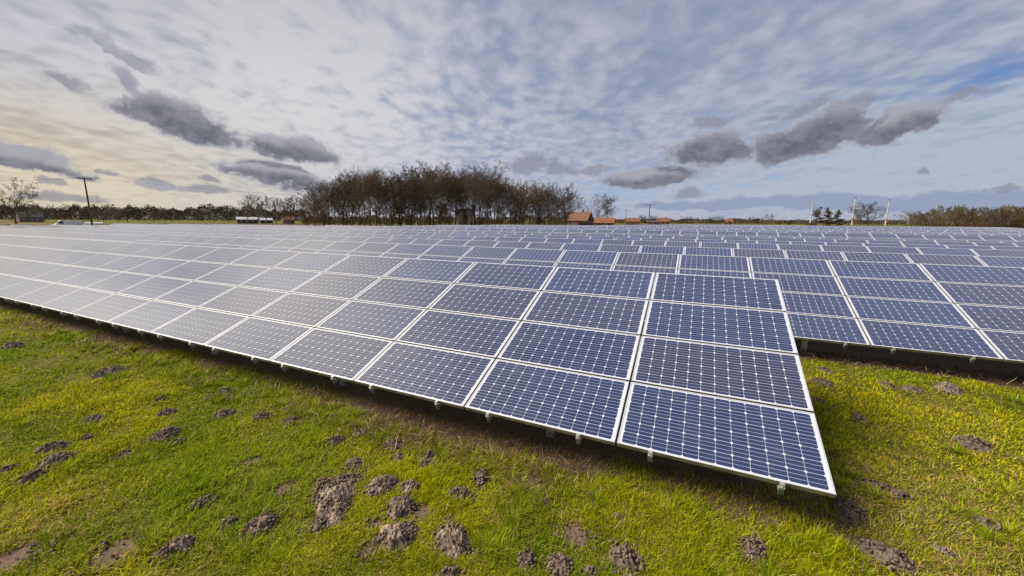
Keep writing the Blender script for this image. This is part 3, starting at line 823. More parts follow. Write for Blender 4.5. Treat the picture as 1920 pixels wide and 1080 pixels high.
    L = np.concatenate([L, RNG.uniform(.07, .145, m) * big_]); W = np.concatenate([W, .0046 * np.clip(rr_ / 2.6, .9, 14) ** .7 * RNG.uniform(.7, 1.2, m)])
    AZ = np.concatenate([AZ, an + RNG.normal(0, .4, m)]); LEAN = np.concatenate([LEAN, RNG.uniform(.1, .85, m)]); CURL = np.concatenate([CURL, RNG.uniform(.3, 1.0, m)])
    C = np.concatenate([C, c2_])
    o = build_blades('grass', X, Y, Z, L, W, AZ, LEAN, CURL, C, 'grass_blades')
    tag(o, 'short bright green and straw coloured grass across the foreground', 'grass', kind='stuff')
    print('grass blades', len(X))
    # dead weed stalks along the front table's lower edge and under the second row
    N = 30000
    x = RNG.uniform(-17, 1.3, N); y = ROW0_Y + RNG.normal(.02, .27, N)
    d = fbm(x * 1.0, y * 1.4 + 3, .9, 3)
    wgt = np.clip((d - .36) * 5, 0, 1) * np.exp(-((x + 2.2) / 2.0) ** 2) + .22 * np.clip((d - .45) * 5, 0, 1)
    k = (RNG.random(N) < wgt) & (y < ROW0_Y + .7)
    x, y = x[k], y[k]
    x2 = RNG.uniform(1.0, 7.5, 1800); y2 = ROW0_Y + RP + RNG.normal(.35, .2, 1800)
    x = np.concatenate([x, x2]); y = np.concatenate([y, y2]); n = len(x)
    z = near_z(x, y) + RNG.uniform(0, .07, n)
    mx = RNG.random(n)[:, None]; C = np.array([.155, .088, .045]) * mx + np.array([.065, .040, .024]) * (1 - mx)
    C = np.where(RNG.random(n)[:, None] < .12, np.array([.36, .25, .15]), C)
    o = build_blades('dead_weeds', x, y, z, RNG.uniform(.04, .12, n) + .14 * (RNG.random(n) < .12), RNG.uniform(.003, .006, n) * np.clip(np.hypot(x, y) / 3.5, 1, 3), RNG.uniform(0, 2 * PI, n),
                     RNG.uniform(.8, 1.5, n), RNG.uniform(-.3, .9, n), C, 'dry_stalks')
    tag(o, 'tangled brown dead weed stalks along the lower edge of the front panels', 'dead weeds', kind='stuff')
grass()

# ------------------------------------------------------------------ trees
class Tree:
    def __init__(self, seed): self.r = random.Random(seed); self.seg = []
    def branch(self, p, d, length, rad, lvl, P):
        r = self.r; steps = P['steps'][lvl]; n_ch = P['kids'][lvl]
        sl = length / steps; pts = [(p, rad)]
        for s in range(steps):
            d = (d + Vector((r.gauss(0, 1), r.gauss(0, 1), r.gauss(0, 1))) * P['wig'][lvl] + Vector((0, 0, P['trop'][lvl]))).normalized()
            p = p + d * sl; rr = rad * (1 - (s + 1) / steps * P['taper'][lvl]); pts.append((p, max(rr, P['minr'])))
        for a, b in zip(pts, pts[1:]): self.seg.append((a[0], b[0], a[1], b[1], lvl))
        if lvl + 1 >= len(P['steps']): return
        for c in range(n_ch):
            t = P['start'][lvl] + (1 - P['start'][lvl]) * (c + r.random() * .9) / n_ch
            k = min(int(t * steps), steps - 1); f = t * steps - k
            q = pts[k][0].lerp(pts[k + 1][0], min(f, 1)); dd = (pts[k + 1][0] - pts[k][0]).normalized()
            ang = P['ang'][lvl] * r.uniform(.7, 1.25); ph = (c * 2.4 + r.uniform(-.6, .6))
            a = dd.orthogonal().normalized(); b = dd.cross(a)
            nd = dd * math.cos(ang) + (a * math.cos(ph) + b * math.sin(ph)) * math.sin(ang)
            env = P['env'](t) if lvl == 0 else (1.05 - .55 * t)
            self.branch(q, nd.normalized(), length * P['ratio'][lvl] * env * r.uniform(.75, 1.2), pts[k][1] * P['rr'][lvl], lvl + 1, P)
    def meshes(self, name):
        tr, cr = MB(), MB()
        for (a, b, ra, rb, l) in self.seg:
            (tr if l == 0 else cr).tube(a, b, ra, rb, 7 if l == 0 else (5 if l == 1 else 3), 0, False)
        return tr, cr
W_P = dict(steps=(9, 6, 4, 3, 2), kids=(22, 8, 6, 5, 0), wig=(.045, .12, .16, .2, .25), trop=(.02, .09, .06, .03, 0), taper=(.88, .85, .8, .8, .6), start=(.30, .18, .2, .15),
           ang=(.85, .75, .75, .7), ratio=(.38, .46, .5, .55), rr=(.36, .55, .6, .7), minr=.017, env=lambda t: .60 + 1.0 * math.sin(min(max((t - .30) / .7, 0), 1) * PI) ** .8)
O_P = dict(W_P, kids=(16, 9, 6, 5, 0), start=(.28, .22, .2, .15), ang=(1.05, .8, .8, .7), ratio=(.60, .46, .5, .5), trop=(.0, .05, .03, 0, 0), wig=(.06, .16, .2, .22, .25), rr=(.48, .55, .6, .7), minr=.028,
           env=lambda t: .75 + .5 * math.sin(min(max((t - .2) / .8, 0), 1) * PI))
B_P = dict(W_P, kids=(18, 8, 6, 5, 0), start=(.06, .12, .2, .15), ang=(.75, .6, .7, .7), ratio=(.50, .45, .5, .5), env=lambda t: 1.15 - .55 * t)
V_P = dict(W_P, kids=(20, 7, 5, 5, 0), start=(.22, .2, .2, .15), ang=(.62, .5, .6, .6), ratio=(.52, .42, .5, .55), trop=(0, .07, .05, .02, 0), env=lambda t: 1.25 - .75 * t)
PROTO = {}
def proto(key, P, seed, h, rad, barkmat):
    t = Tree(seed); t.branch(Vector((0, 0, -.3)), Vector((0, 0, 1)), h, rad, 0, P)
    tr, cr = t.meshes(key); zz = max(v[2] for v in cr.v)
    PROTO[key] = [tr.mesh('trunk', barkmat), cr.mesh('crown', barkmat), zz]
    return PROTO[key]
for k, (b_, s_) in enumerate((('bark_brown', 1), ('bark_olive', 2), ('bark_brown', 3), ('bark_rust', 4), ('bark_dark', 5))): proto(f'w{k}', W_P, s_, 18, .26, b_)
for k, (b_, s_) in enumerate((('bark_dark', 11), ('bark_grey', 12), ('bark_brown', 13))): proto(f'o{k}', O_P, s_, 14, .34, b_)
for k, (b_, s_) in enumerate((('bark_olive', 21), ('bark_rust', 22), ('bark_dark', 23))): proto(f'b{k}', B_P, s_, 7, .10, b_)
proto('v0', V_P, 31, 12, .22, 'bark_grey'); proto('v1', V_P, 32, 12, .2, 'bark_brown')
def tree(name, key, px, depth, top_px, label, cat='tree', group=None, wide=1.0, sink=0.0):
    """stands where the photo shows it; its height follows from how high it reaches in the photo"""
    x, y = far_spot(px, depth); z = gz(x, y)
    hz_ = 413.2 + (px - 960) * .00625                         # height of the skyline of the flat land in the photo
    top = CAMZ + (hz_ - top_px) / FPX * depth
    tr, cr, zz = PROTO[key]; s = (top - z) / zz
    o = thing(name, label, cat, (x, y, z - sink), random.uniform(0, 2 * PI), group, (s * wide, s * wide, s))
    link('trunk', tr, o); link('crown', cr, o)
    return o

WOODG = 'bare trees of the central wood'
wood_top = [(568, 372), (590, 350), (620, 334), (650, 325), (680, 318), (705, 312), (730, 318), (760, 320), (785, 312), (812, 306), (840, 322), (862, 314), (895, 306), (920, 312), (945, 332),
            (975, 335), (1005, 332), (1030, 338), (1055, 346), (1075, 365)]
wx = [q[0] for q in wood_top]; wy = [q[1] for q in wood_top]
rw = random.Random(5)
wood_spots = []
for k in range(38): wood_spots.append((577 + k * 13.1 + rw.uniform(-5, 5), 126 + rw.uniform(-3, 6), rw.choice((0, 2, 6, 12, 20, 30))))
for k in range(22): wood_spots.append((584 + k * 22.4 + rw.uniform(-6, 6), 142 + rw.uniform(-4, 6), rw.choice((2, 6, 12, 24))))
for k in range(10): wood_spots.append((610 + k * 45 + rw.uniform(-8, 8), 160 + rw.uniform(-4, 8), rw.uniform(8, 22)))
for i, (px, dp, lo) in enumerate(wood_spots):
    t_ = float(np.interp(px, wx, wy)) + lo
    if px > 1070: continue
    lb = 'tall bare brown tree standing among its like in the central wood'
    tree('bare_tree', rw.choice(('w0', 'w0', 'w1', 'w2', 'w2', 'w3', 'w4', 'o0', 'o2')), px, dp, t_, lb, 'tree', WOODG, 1.0 if i < 30 else 1.1)
tree('bare_tree', 'o0', 1062, 122, 343, 'broad rounded bare tree at the right end of the central wood', wide=.95)
tree('bare_tree', 'o2', 592, 122, 350, 'broad low-branched bare tree at the left end of the central wood', wide=1.0)
tree('bare_tree', 'w0', 812, 121, 303, 'tallest bare tree rising left of the dip in the central wood')
tree('bare_tree', 'w2', 896, 121, 303, 'high domed bare tree right of the dip in the central wood', wide=1.25)
for k in range(22):                                          # bushy growth between the trunks
    px = 572 + k * 23 + rw.uniform(-6, 6); dp = rw.uniform(146, 168)
    tree('shrub', f'b{k % 3}', px, dp, rw.choice((378, 396, 400, 404)), 'tall brown thicket between the trunks of the central wood', 'bush', 'thickets inside the wood', 1.15)
under = [(575, 392), (610, 395), (650, 390), (690, 396), (735, 352), (765, 385), (800, 396), (835, 380), (905, 395), (940, 385), (975, 372), (1010, 385), (1040, 390)]
for k, (px, tp) in enumerate(under):
    lb = 'olive brown bushy tree glowing in front of the dark wood' if px == 735 else 'low brown thicket bush at the foot of the central wood'
    tree('shrub', f'b{k % 3}', px, 119 + (k % 3), tp, lb, 'tree' if px == 735 else 'bush', None if px == 735 else 'bushes at the foot of the wood', 1.1)

def leafy(name, label, cat, x, y, z, ellipsoids, nleaf, size, mat, seed, group=None, trunk=None):
    """leaf-sized faces spread through several clumps"""
    rg = np.random.default_rng(seed)
    o = thing(name, label, cat, (x, y, z), 0, group)
    P = []
    vol = np.array([e[3] * e[4] * e[5] for e in ellipsoids]); pk = rg.choice(len(ellipsoids), nleaf, p=vol / vol.sum())
    E_ = np.array(ellipsoids)[pk]
    d = rg.normal(size=(nleaf, 3)); d /= np.linalg.norm(d, axis=1)[:, None]; rad = rg.random(nleaf) ** .45
    wob = 1 + .35 * np.sin(d[:, 0] * 5 + pk) * np.cos(d[:, 2] * 4 + 2 * pk)
    C = E_[:, :3] + d * (rad * wob)[:, None] * E_[:, 3:6]
    a = rg.normal(size=(nleaf, 3)); a /= np.linalg.norm(a, axis=1)[:, None]; b = np.cross(a, rg.normal(size=(nleaf, 3))); b /= np.linalg.norm(b, axis=1)[:, None]
    s = size * rg.uniform(.6, 1.3, nleaf)[:, None]
    V = np.stack([C - a * s, C + b * s * .6, C + a * s, C - b * s * .6], 1).reshape(-1, 3)
    me = npmesh('crown', V, np.arange(nleaf * 4), np.arange(nleaf) * 4, None, mat)
    link('crown', me, o)
    if trunk:
        tb = MB(); h, r_ = trunk; tb.tube((0, 0, -.3), (.1, 0, h * .5), r_, r_ * .75, 8); tb.tube((.1, 0, h * .5), (0, .1, h), r_ * .75, r_ * .3, 8)
        for k in range(6):
            zz = h * (.35 + .1 * k); an = k * 2.2; tb.tube((.05, 0, zz), (math.cos(an) * h * .16, math.sin(an) * h * .16, zz + h * .14), r_ * .35, r_ * .1, 5)
        tb.build('trunk', 'bark_dark', o)
    return o

# left of the field
tree('bare_tree', 'o2', 27, 74, 333, 'big spreading bare tree at the left edge', wide=.9)
lefts = [('o1', 67, 380, 260, 'small bare tree left of the grey-brown house'), ('o0', 133, 381, 300, 'rounded bare tree behind the white van'),
         ('o1', 85, 384, 300, 'pale thin bare tree at the left behind the meadow'), ('o0', 170, 390, 280, 'low bare tree just left of the leaning left pole'), ('o2', 195, 388, 300, 'bare tree just right of the left pole'),
         ('o1', 222, 389, 330, 'grey bare tree second right of the left pole'), ('o0', 240, 390, 330, 'dark bare tree third right of the left pole'), ('o2', 300, 392, 360, 'low bare tree midway along the left treeline'),
         ('o0', 402, 388, 330, 'upright bare tree left of the round dark one'), ('o0', 428, 383, 300, 'round dark bare tree left of the pale poplars'),
         ('v0', 463, 363, 210, 'pale fan-shaped bare tree over the white-roofed barn'), ('v0', 484, 365, 230, 'pale narrow bare tree right of the fan-shaped one'),
         ('v0', 499, 366, 230, 'second pale narrow bare tree, right of the barn'), ('v1', 518, 370, 220, 'slim brown bare tree left of the rust-brown one'), ('b1', 545, 368, 190, 'rust-brown bushy tree just left of the central wood'),
         ('v1', 530, 372, 240, 'slim bare tree behind the rust-brown bushy one')]
for k_, px, tp, dp, lb in lefts: tree('bare_tree', k_, px, dp, tp, lb, wide=1.1 if k_[0] == 'o' else 1.0)
rl = random.Random(12)
for k in range(26):
    px = 50 + k * 19.5 + rl.uniform(-8, 8)
    tree('shrub', f'b{k % 3}', px, 330 + rl.uniform(-40, 60), 396 + rl.uniform(-3, 6), 'low dark bare thicket in the far treeline on the left', 'bush', 'thickets of the far left treeline', 1.7)
# right of the wood
tree('bare_tree', 'o1', 1122, 205, 362, 'lone grey bare tree with a round crown behind the orange roof', wide=1.1)
tree('bare_tree', 'v0', 1137, 215, 370, 'smaller grey bare tree touching the lone round one', wide=1.0)
for px, tp, lb in ((1202, 402, 'small bare tree left of the crossarm pole'), (1222, 403, 'low bare tree behind the crossarm pole'), (1290, 405, 'round low bare tree on the skyline right of the red house'), (1335, 406, 'bare tree near the tiny far red roof'),
                   (1347, 404, 'upright bare tree near the tiny far red roof'), (1410, 406, 'round bare tree above the low dark copse'), (1442, 400, 'ragged lone bare tree on the skyline before the turbines'), (1378, 409, 'low bare tree on the skyline of the dark copse')):
    tree('bare_tree', 'o0' if px != 1442 else 'o1', px, 330, tp, lb, wide=1.2)
for k in range(15):
    px = 1170 + k * 22 + rl.uniform(-6, 6)
    tree('shrub', f'b{k % 3}', px, 330 + rl.uniform(-30, 50), 412 + rl.uniform(-1, 3), 'low brown thicket along the far skyline right of the wood', 'bush', 'thickets of the far right treeline', 2.4)
# ivy-covered trees and the oak between the turbines
for px, tp, wd, lb in ((1531, 388, 8, 'leftmost of three ivy-clad trees by the first turbine'), (1551, 389, 7, 'middle one of three ivy-clad trees by the first turbine'), (1569, 393, 6, 'rightmost, most ragged of three ivy-clad trees')):
    dp = 185; x, y = far_spot(px, dp); z = gz(x, y); h = CAMZ - z + (417 - tp) / FPX * dp
    el_ = []; re_ = random.Random(px)
    for k in range(11):
        zz = h * (.12 + .82 * k / 10); r_ = wd / 2.5 * (1 - .5 * k / 10) * re_.uniform(.55, 1.1)
        el_.append((re_.uniform(-1, 1) * r_ * .8, re_.uniform(-1, 1) * r_ * .8, zz, r_ * .8, r_ * .8, h * .05 * re_.uniform(.7, 1.2)))
    o = tree('ivy_tree', 'w3', px, dp, tp, lb, wide=.62)
    lf = leafy('ivy', lb, 'ivy', x, y, z, el_, 4200, .16, 'ivy_leaf', px)
    iv = lf.children[0]; iv.name = 'ivy'; iv.parent = o; iv.matrix_parent_inverse = Matrix.Identity(4)
    iv.scale = (1 / o.scale[0], 1 / o.scale[1], 1 / o.scale[2]); bpy.data.objects.remove(lf)
tree('bare_tree', 'o0', 1630, 165, 377, 'wide bare oak between the two banded turbine towers', wide=1.25)
tree('bare_tree', 'o2', 1613, 168, 384, 'slimmer bare tree pressed against the left of the wide oak', wide=.9)
tree('bare_tree', 'o1', 1702, 150, 394, 'thin bare tree at the left tip of the right-hand wood', wide=1.3)
for k in range(27):
    px = 1712 + k * 8.4 + rl.uniform(-3, 3); dp = 128 + rl.uniform(-6, 16)
    tp = float(np.interp(px, [1710, 1740, 1770, 1790, 1830, 1850, 1880, 1920], [396, 391, 386, 384, 387, 388, 383, 385])) + rl.uniform(-1, 4)
    tree('shrub', ('b0', 'o2', 'b1', 'o0', 'b0')[k % 5], px, dp, tp, 'bushy brown bare tree in the low wood behind the panels on the right', 'tree', 'trees of the low wood on the right', 1.05)
for k in range(12):
    px = 1745 + k * 17
    tree('shrub', 'b1', px, 124, 416 + rl.uniform(-1, 2), 'low reddish bramble at the foot of the right-hand wood', 'bush', 'brambles below the right-hand wood', 2.2)
x, y = far_spot(1093, 150); z = gz(x, y)
leafy('evergreen_shrub', 'dark evergreen shrub before the brick farmhouse', 'shrub', x, y, z, [(0, 0, 1.1, 1.9, 1.5, 1.2), (1.0, .3, 1.8, 1.2, 1, 1.1), (-1, 0, 1.4, 1.2, 1, 1.0)], 1600, .16, 'evergreen_leaf', 4, None, (1.6, .15))
x, y = far_spot(727, 118); z = gz(x, y)
leafy('evergreen_shrub', 'small dark evergreen shrub at the foot of the wood', 'shrub', x, y, z, [(0, 0, 1.0, 1.6, 1.3, 1.1), (1.3, 0, .9, 1, .9, .9)], 900, .13, 'evergreen_leaf', 5, None, (1.2, .12))

# ------------------------------------------------------------------ buildings
def house(name, label, px, depth, wid, dep, eave, ridge, rotz, wall, roof, windows=3, chimney=False, door=True, cat='house', gable=None):
    x, y = far_spot(px, depth); z = gz(x, y)
    face = math.atan2(-x, y) * 1.0
    o = thing(name, label, cat, (x, y, z), face + rotz)
    W2, D2 = wid / 2, dep / 2
    b = MB(); b.prism([(-D2, -.4), (D2, -.4), (D2, eave), (0, ridge - .06), (-D2, eave)], -W2, W2); b.build('wall', wall, o)
    if gable:
        for sx in (-1, 1):
            g = MB(); x0 = sx * W2; x1 = sx * (W2 + .06)
            g.prism([(-D2 - .02, eave - .2), (D2 + .02, eave - .2), (D2 + .02, eave), (0, ridge - .08), (-D2 - .02, eave)], min(x0, x1) + .003 * sx, max(x0, x1) + .003 * sx); g.build('gable', gable, o)
    r = MB(); ov = .35; k = (ridge - eave) / D2
    for s in (-1, 1):
        pts = [(s * (D2 + ov), eave - ov * k + .02), (0, ridge + .02), (0, ridge + .2), (s * (D2 + ov), eave - ov * k + .2)]
        r.prism(pts if s < 0 else pts[::-1], -W2 - .3, W2 + .3)
    ro = r.build('roof', roof, o)
    if chimney:
        c = MB(); c.box((W2 * .3, -.35, ridge - .5), (W2 * .3 + .7, .35, ridge + 1.0)); c.build('chimney', 'brick', ro)
    n = windows
    for i in range(n):
        cx = -W2 + wid * (i + .7) / (n + .6)
        f = MB(); zt = min(eave - .35, 2.3)
        for q in (((cx - .55, zt - 1.2), (cx + .55, zt - 1.12)), ((cx - .55, zt - .08), (cx + .55, zt)), ((cx - .55, zt - 1.12), (cx - .47, zt - .08)), ((cx + .47, zt - 1.12), (cx + .55, zt - .08)), ((cx - .03, zt - 1.12), (cx + .03, zt - .08))):
            f.box((q[0][0], -D2 - .06, q[0][1]), (q[1][0], -D2 - .003, q[1][1]))
        fo = f.build('window', 'white_paint', o)
        p = MB(); p.box((cx - .47, -D2 - .03, zt - 1.12), (cx + .47, -D2 - .002, zt - .08)); p.build('pane', 'window_glass', fo)
    if door:
        d = MB(); cx = W2 * .62; d.box((cx - .5, -D2 - .05, -.1), (cx + .5, -D2 - .003, 2.05)); dd = d.build('door', 'dark_boards', o)
        h = MB(); h.box((cx + .34, -D2 - .09, 1.0), (cx + .42, -D2 - .05, 1.08)); h.build('handle', 'clamp_metal', dd)
    return o
house('farmhouse', 'brick farmhouse with brown tiled roof and dark gable right of the wood', 1084, 165, 10.5, 8.5, 2.9, 6.3, -.35, 'brick', 'brown_tile', 3, True, True, gable='dark_boards')
house('barn', 'long low outbuilding with bright orange tiled roof beside the farmhouse', 1130, 172, 10.0, 6, 2.0, 4.0, -.08, 'brick', 'orange_tile', 2, False, True, 'barn')
house('house', 'far wide house with orange roof left of the crossarm pole', 1185, 320, 11, 8, 2.6, 5.2, .1, 'brick', 'orange_tile', 4)
house('house', 'far house with orange roof right of the red shed', 1243, 320, 9, 8, 2.6, 5.4, .15, 'brick', 'orange_tile', 2, True)
house('shed', 'low dark red wooden shed beside the crossarm pole', 1224, 290, 7.5, 5, 2.0, 3.2, 0, 'red_boards', 'dark_boards', 1, False, True, 'shed')
house('house', 'tiny far red house on the right skyline before the dark copse', 1367, 330, 5, 6, 2.3, 4.6, 0, 'brick', 'orange_tile', 1, False, False)
house('barn', 'low white-roofed dark barn under the fan-shaped tree', 463, 255, 11, 9, 2.6, 4.0, .1, 'dark_boards', 'pale_roof', 3, False, True, 'barn')
house('barn', 'smaller pale-roofed shed right of the white-roofed barn', 499, 268, 7, 7, 2.2, 3.5, .1, 'dark_boards', 'pale_roof', 1, False, True, 'barn')
house('house', 'red brick house half hidden behind the rust-brown bushy tree', 540, 260, 6.5, 7, 2.6, 4.6, .2, 'pink_brick', 'brown_tile', 2, True)
house('house', 'dull pinkish brick house among the trees at far left', 57, 250, 10, 8, 3.2, 6.4, .2, 'pink_brick', 'dark_boards', 3, True)
house('house', 'cream plastered house glimpsed through the trunks of the wood', 872, 168, 7.5, 7, 5.0, 7.6, .1, 'cream_plaster', 'dark_boards', 3, True)
#house('house', 'small red brick house glimpsed through the wood left of the cream one', 826, 163, 3.5, 5, 3.0, 5.0, 0, 'brick', 'brown_tile', 1)
#house('house', 'low red brick house glimpsed behind the left trunks of the wood', 585, 172, 6, 6, 3, 5.6, 0, 'brick', 'orange_tile', 2)

# ------------------------------------------------------------------ van with flatbed trailer
def van():
    x, y = far_spot(128, 104); z = gz(x, y)
    rz = math.atan2(-x, y) + .12
    o = thing('van', 'white panel van parked on the meadow at the far left', 'van', (x, y, z), rz)
    b = MB(); prof = [(-2.6, .45), (2.6, .45), (2.6, 2.25), (-1.3, 2.3), (-1.75, 2.1), (-2.15, 1.45), (-2.6, 1.15)]
    n = len(prof); b.add([(q[0], -.95, q[1]) for q in prof] + [(q[0], .95, q[1]) for q in prof],
          [tuple(range(n)), tuple(range(2 * n - 1, n - 1, -1))] + [((k + 1) % n, k, n + k, n + (k + 1) % n) for k in range(n)])
    b.build('body', 'van_white', o)
    g = MB(); g.add([(-2.12, -.80, 1.50), (-2.12, .80, 1.50), (-1.77, .78, 2.05), (-1.77, -.78, 2.05)], [(0, 1, 2, 3)]); 
    for v_ in range(4): g.v[v_] = (g.v[v_][0] - .03, g.v[v_][1], g.v[v_][2] + .02)
    g.build('windscreen', 'window_glass', o)
    d = MB(); d.add([(-1.95, -.955, 1.42), (-1.0, -.955, 1.42), (-1.0, -.955, 2.0), (-1.65, -.955, 2.0)], [(0, 1, 2, 3)]); d.build('side_window', 'window_glass', o)
    for sx in (-1.75, 1.7):
        for sy in (-.93, .93):
            t = MB(); t.tube((sx, sy - .11, .36), (sx, sy + .11, .36), .36, .36, 18); to = t.build('wheel', 'rubber', o)
            r = MB(); e = .118 if sy > 0 else -.118; r.tube((sx, sy, .36), (sx, sy + e, .36), .2, .2, 14); r.build('rim', 'galvanised', to)
    for sy in (-.7, .7):
        h = MB(); h.box((-2.63, sy - .14, .92), (-2.605, sy + .14, 1.08)); h.build('headlight', 'pale_roof', o)
    t = thing('trailer', 'low white covered trailer standing behind the van', 'trailer', (x + math.cos(rz) * 4.7, y + math.sin(rz) * 4.7, z), rz)
    b = MB(); b.box((-1.7, -.8, .55), (1.7, .8, .8)); b.build('bed', 'galvanised', t)
    c = MB(); c.prism([(-.82, .803), (.82, .803), (.78, 1.55), (0, 1.7), (-.78, 1.55)], -1.68, 1.68); c.build('cover', 'van_white', t)
    for sy in (-.86, .86):
        q = MB(); q.tube((.2, sy - .09, .32), (.2, sy + .09, .32), .32, .32, 16); q.build('wheel', 'rubber', t)
    q = MB(); q.tube((-1.7, 0, .62), (-2.2, 0, .55), .04, .04, 6); q.build('drawbar', 'galvanised', t)
van()

# ------------------------------------------------------------------ poles and wires
POLES = {}
def pole(px, depth, top_px, label, arm=True, r=.15, arm_len=2.2, armrot=0.0, lean=0.0):
    x, y = far_spot(px, depth); z = gz(x, y); hz_ = 413.2 + (px - 960) * .00625
    h = CAMZ - z + (hz_ - top_px) / FPX * depth
    o = thing('utility_pole', label, 'utility pole', (x, y, z), math.atan2(-x, y) + armrot)
    b = MB(); b.tube((0, 0, -.4), (lean * h, 0, h), r, r * .66, 10); b.build('pole', 'pole_wood', o)
    if arm:
        a = MB(); a.box((lean * h - arm_len / 2, -.19, h - .32), (lean * h + arm_len / 2, -.09, h - .16)); a.build('crossarm', 'pole_wood', o)
        for s in (-.92, 0, .92):
            i = MB(); q = lean * h + s * arm_len / 2; zb = h - .16 if s else h
            i.tube((q, -.14 if s else 0, zb - .02), (q, -.14 if s else 0, zb + .24), .05, .03, 8); i.build('insulator', 'insulator', o)
    POLES[px] = (x, y, z + h)
    return o
pole(172, 70, 335, 'dark wooden utility pole on the left, leaning outward in the view', arm_len=1.9, armrot=.5, r=.15)
pole(845, 117, 380, 'thin bare wooden pole in front of the central wood', arm=False, r=.14)
pole(1216.5, 150, 384, 'wooden utility pole with wide crossarm right of the orange roofs', arm_len=4.2, r=.2)
pole(1173, 230, 394, 'smaller wooden utility pole left of the crossarm pole', arm_len=4.0, r=.17)
pole(1141, 330, 401, 'tiny far utility pole, left of a pair behind the orange roof', arm_len=3.5, r=.17)
pole(1147, 345, 402, 'tiny far utility pole, right of a pair behind the orange roof', arm_len=3.5, r=.17)
def wire(a, b, sag, label, off=(0, 0, 0)):
    m = MB(); a, b = Vector(a) + Vector(off), Vector(b) + Vector(off); N = 22; prev = None
    for k in range(N + 1):
        t = k / N; p = a.lerp(b, t) - Vector((0, 0, sag * 4 * t * (1 - t)))
        if prev is not None: m.tube(prev, p, .018, .018, 4, 0, False)
        prev = p
    tag(m.build('overhead_wire', 'wire_dark'), label, 'wire', 'overhead power wires')
wire(POLES[172], POLES[845], .9, 'overhead wire sagging from the left pole to the wood')
wire(POLES[845], POLES[1216.5], .9, 'overhead wire from the wood to the crossarm pole')
wire(POLES[1216.5], POLES[1173], 1.0, 'overhead wire from the crossarm pole to the smaller pole behind it')
ux, uy = far_spot(-260, 70); wire((ux, uy, 9.5), POLES[172], .8, 'overhead wire leaving the left pole towards the left edge')

# lattice pylons far off
def pylon(px, depth, top_px, label):
    x, y = far_spot(px, depth); z = gz(x, y); hz_ = 413.2 + (px - 960) * .00625
    h = CAMZ - z + (hz_ - top_px) / FPX * depth; bw = h * .09
    o = thing('lattice_pylon', label, 'pylon', (x, y, z), math.atan2(-x, y))
    b = MB(); lv = 7; r = .07 * depth / 330
    def cn(k, i):
        s = bw * (1 - .85 * k / lv); return Vector(((-1, 1, 1, -1)[i] * s, (-1, -1, 1, 1)[i] * s, h * k / lv))
    for k in range(lv):
        for i in range(4):
            b.tube(cn(k, i), cn(k + 1, i), r, r, 4); b.tube(cn(k, i), cn(k + 1, (i + 1) % 4), r * .7, r * .7, 4)
    b.build('mast', 'steel_lattice', o)
    for k, wd in ((.72, .20), (.86, .15)):
        a = MB(); a.tube((-h * wd, 0, h * k), (h * wd, 0, h * k), r, r, 4); a.tube((-h * wd, 0, h * k), (0, 0, h * (k + .06)), r * .7, r * .7, 4); a.tube((h * wd, 0, h * k), (0, 0, h * (k + .06)), r * .7, r * .7, 4)
        a.build('crossarm', 'steel_lattice', o)
pylon(105, 600, 383, 'far lattice pylon left of the leaning left pole'); pylon(252, 620, 386, 'far lattice pylon right of the leaning left pole'); pylon(1278, 620, 404, 'far lattice pylon on the skyline right of the orange roofs')

# ------------------------------------------------------------------ wind turbines
def turbine(px, depth, top_px, label, mat, banded, blades, r0, rotz=0.0, bl=10):
    x, y = far_spot(px, depth); z = gz(x, y); hz_ = 413.2 + (px - 960) * .00625
    h = CAMZ - z + (hz_ - top_px) / FPX * depth
    o = thing('wind_turbine', label, 'wind turbine', (x, y, z), math.atan2(-x, y) + rotz)
    def rr(f): return r0 * (1 - .55 * f)
    b = MB(); b.tube((0, 0, -.5), (0, 0, h * .40), rr(0), rr(.40), 20, 0)
    b.tube((0, 0, h * .40), (0, 0, h * .97), rr(.40), rr(.97), 20, 1); b.build('tower', ['tower_cream' if banded else mat, mat], o, smooth=False)
    if banded:
        q = MB(); q.tube((0, 0, h * .18), (0, 0, h * .27), rr(.18) * 1.02, rr(.27) * 1.02, 20); q.build('painted_band', 'band_red', o)
    n = MB(); s = r0 * .8; n.box((-s, -s * 1.8, h * .97), (s, s * 2.4, h * .97 + s * 1.3)); n.box((-s * .8, s * 2.4, h * .97 + s * .2), (s * .8, s * 2.9, h * .97 + s * 1.4)); n.build('nacelle', 'nacelle_dark' if banded else mat, o)
    hb = MB(); cz = h * .97 + s * .85; hb.tube((0, -s * 1.8, cz), (0, -s * 2.7, cz), s * .75, s * .3, 12); ho = hb.build('hub', 'nacelle_dark' if banded else mat, o)
    for k in range(blades):
        an = [PI / 2 + .08, -PI / 2 + .05, .1][k] if blades == 3 and not banded else k * 2 * PI / 3
        bb = MB(); d = Vector((math.sin(an), 0, math.cos(an))); sd_ = Vector((math.cos(an), 0, -math.sin(an))); c0 = Vector((0, -s * 2.3, cz))
        L = bl; ws = [(0, s * .35), (.15, s * .55), (.5, s * .35), (1, s * .06)]
        vs = []
        for f, wd in ws:
            c_ = c0 + d * (L * f)
            vs += [c_ - sd_ * wd * .4 + Vector((0, -.12, 0)), c_ + sd_ * wd * .6 + Vector((0, -.12, 0)), c_ + sd_ * wd * .6 + Vector((0, .12, 0)), c_ - sd_ * wd * .4 + Vector((0, .12, 0))]
        fs = [(0, 1, 2, 3), (12, 15, 14, 13)]
        for j in range(3):
            for i in range(4): fs.append((j * 4 + i, j * 4 + 4 + i, j * 4 + 4 + (i + 1) % 4, j * 4 + (i + 1) % 4))
        bb.add(vs, fs); bb.build('blade', mat, o)
turbine(1519.5, 420, 382, 'slim white wind turbine left of the ivy-clad trees', 'tower_white', False, 2, 0.8, bl=4.5)
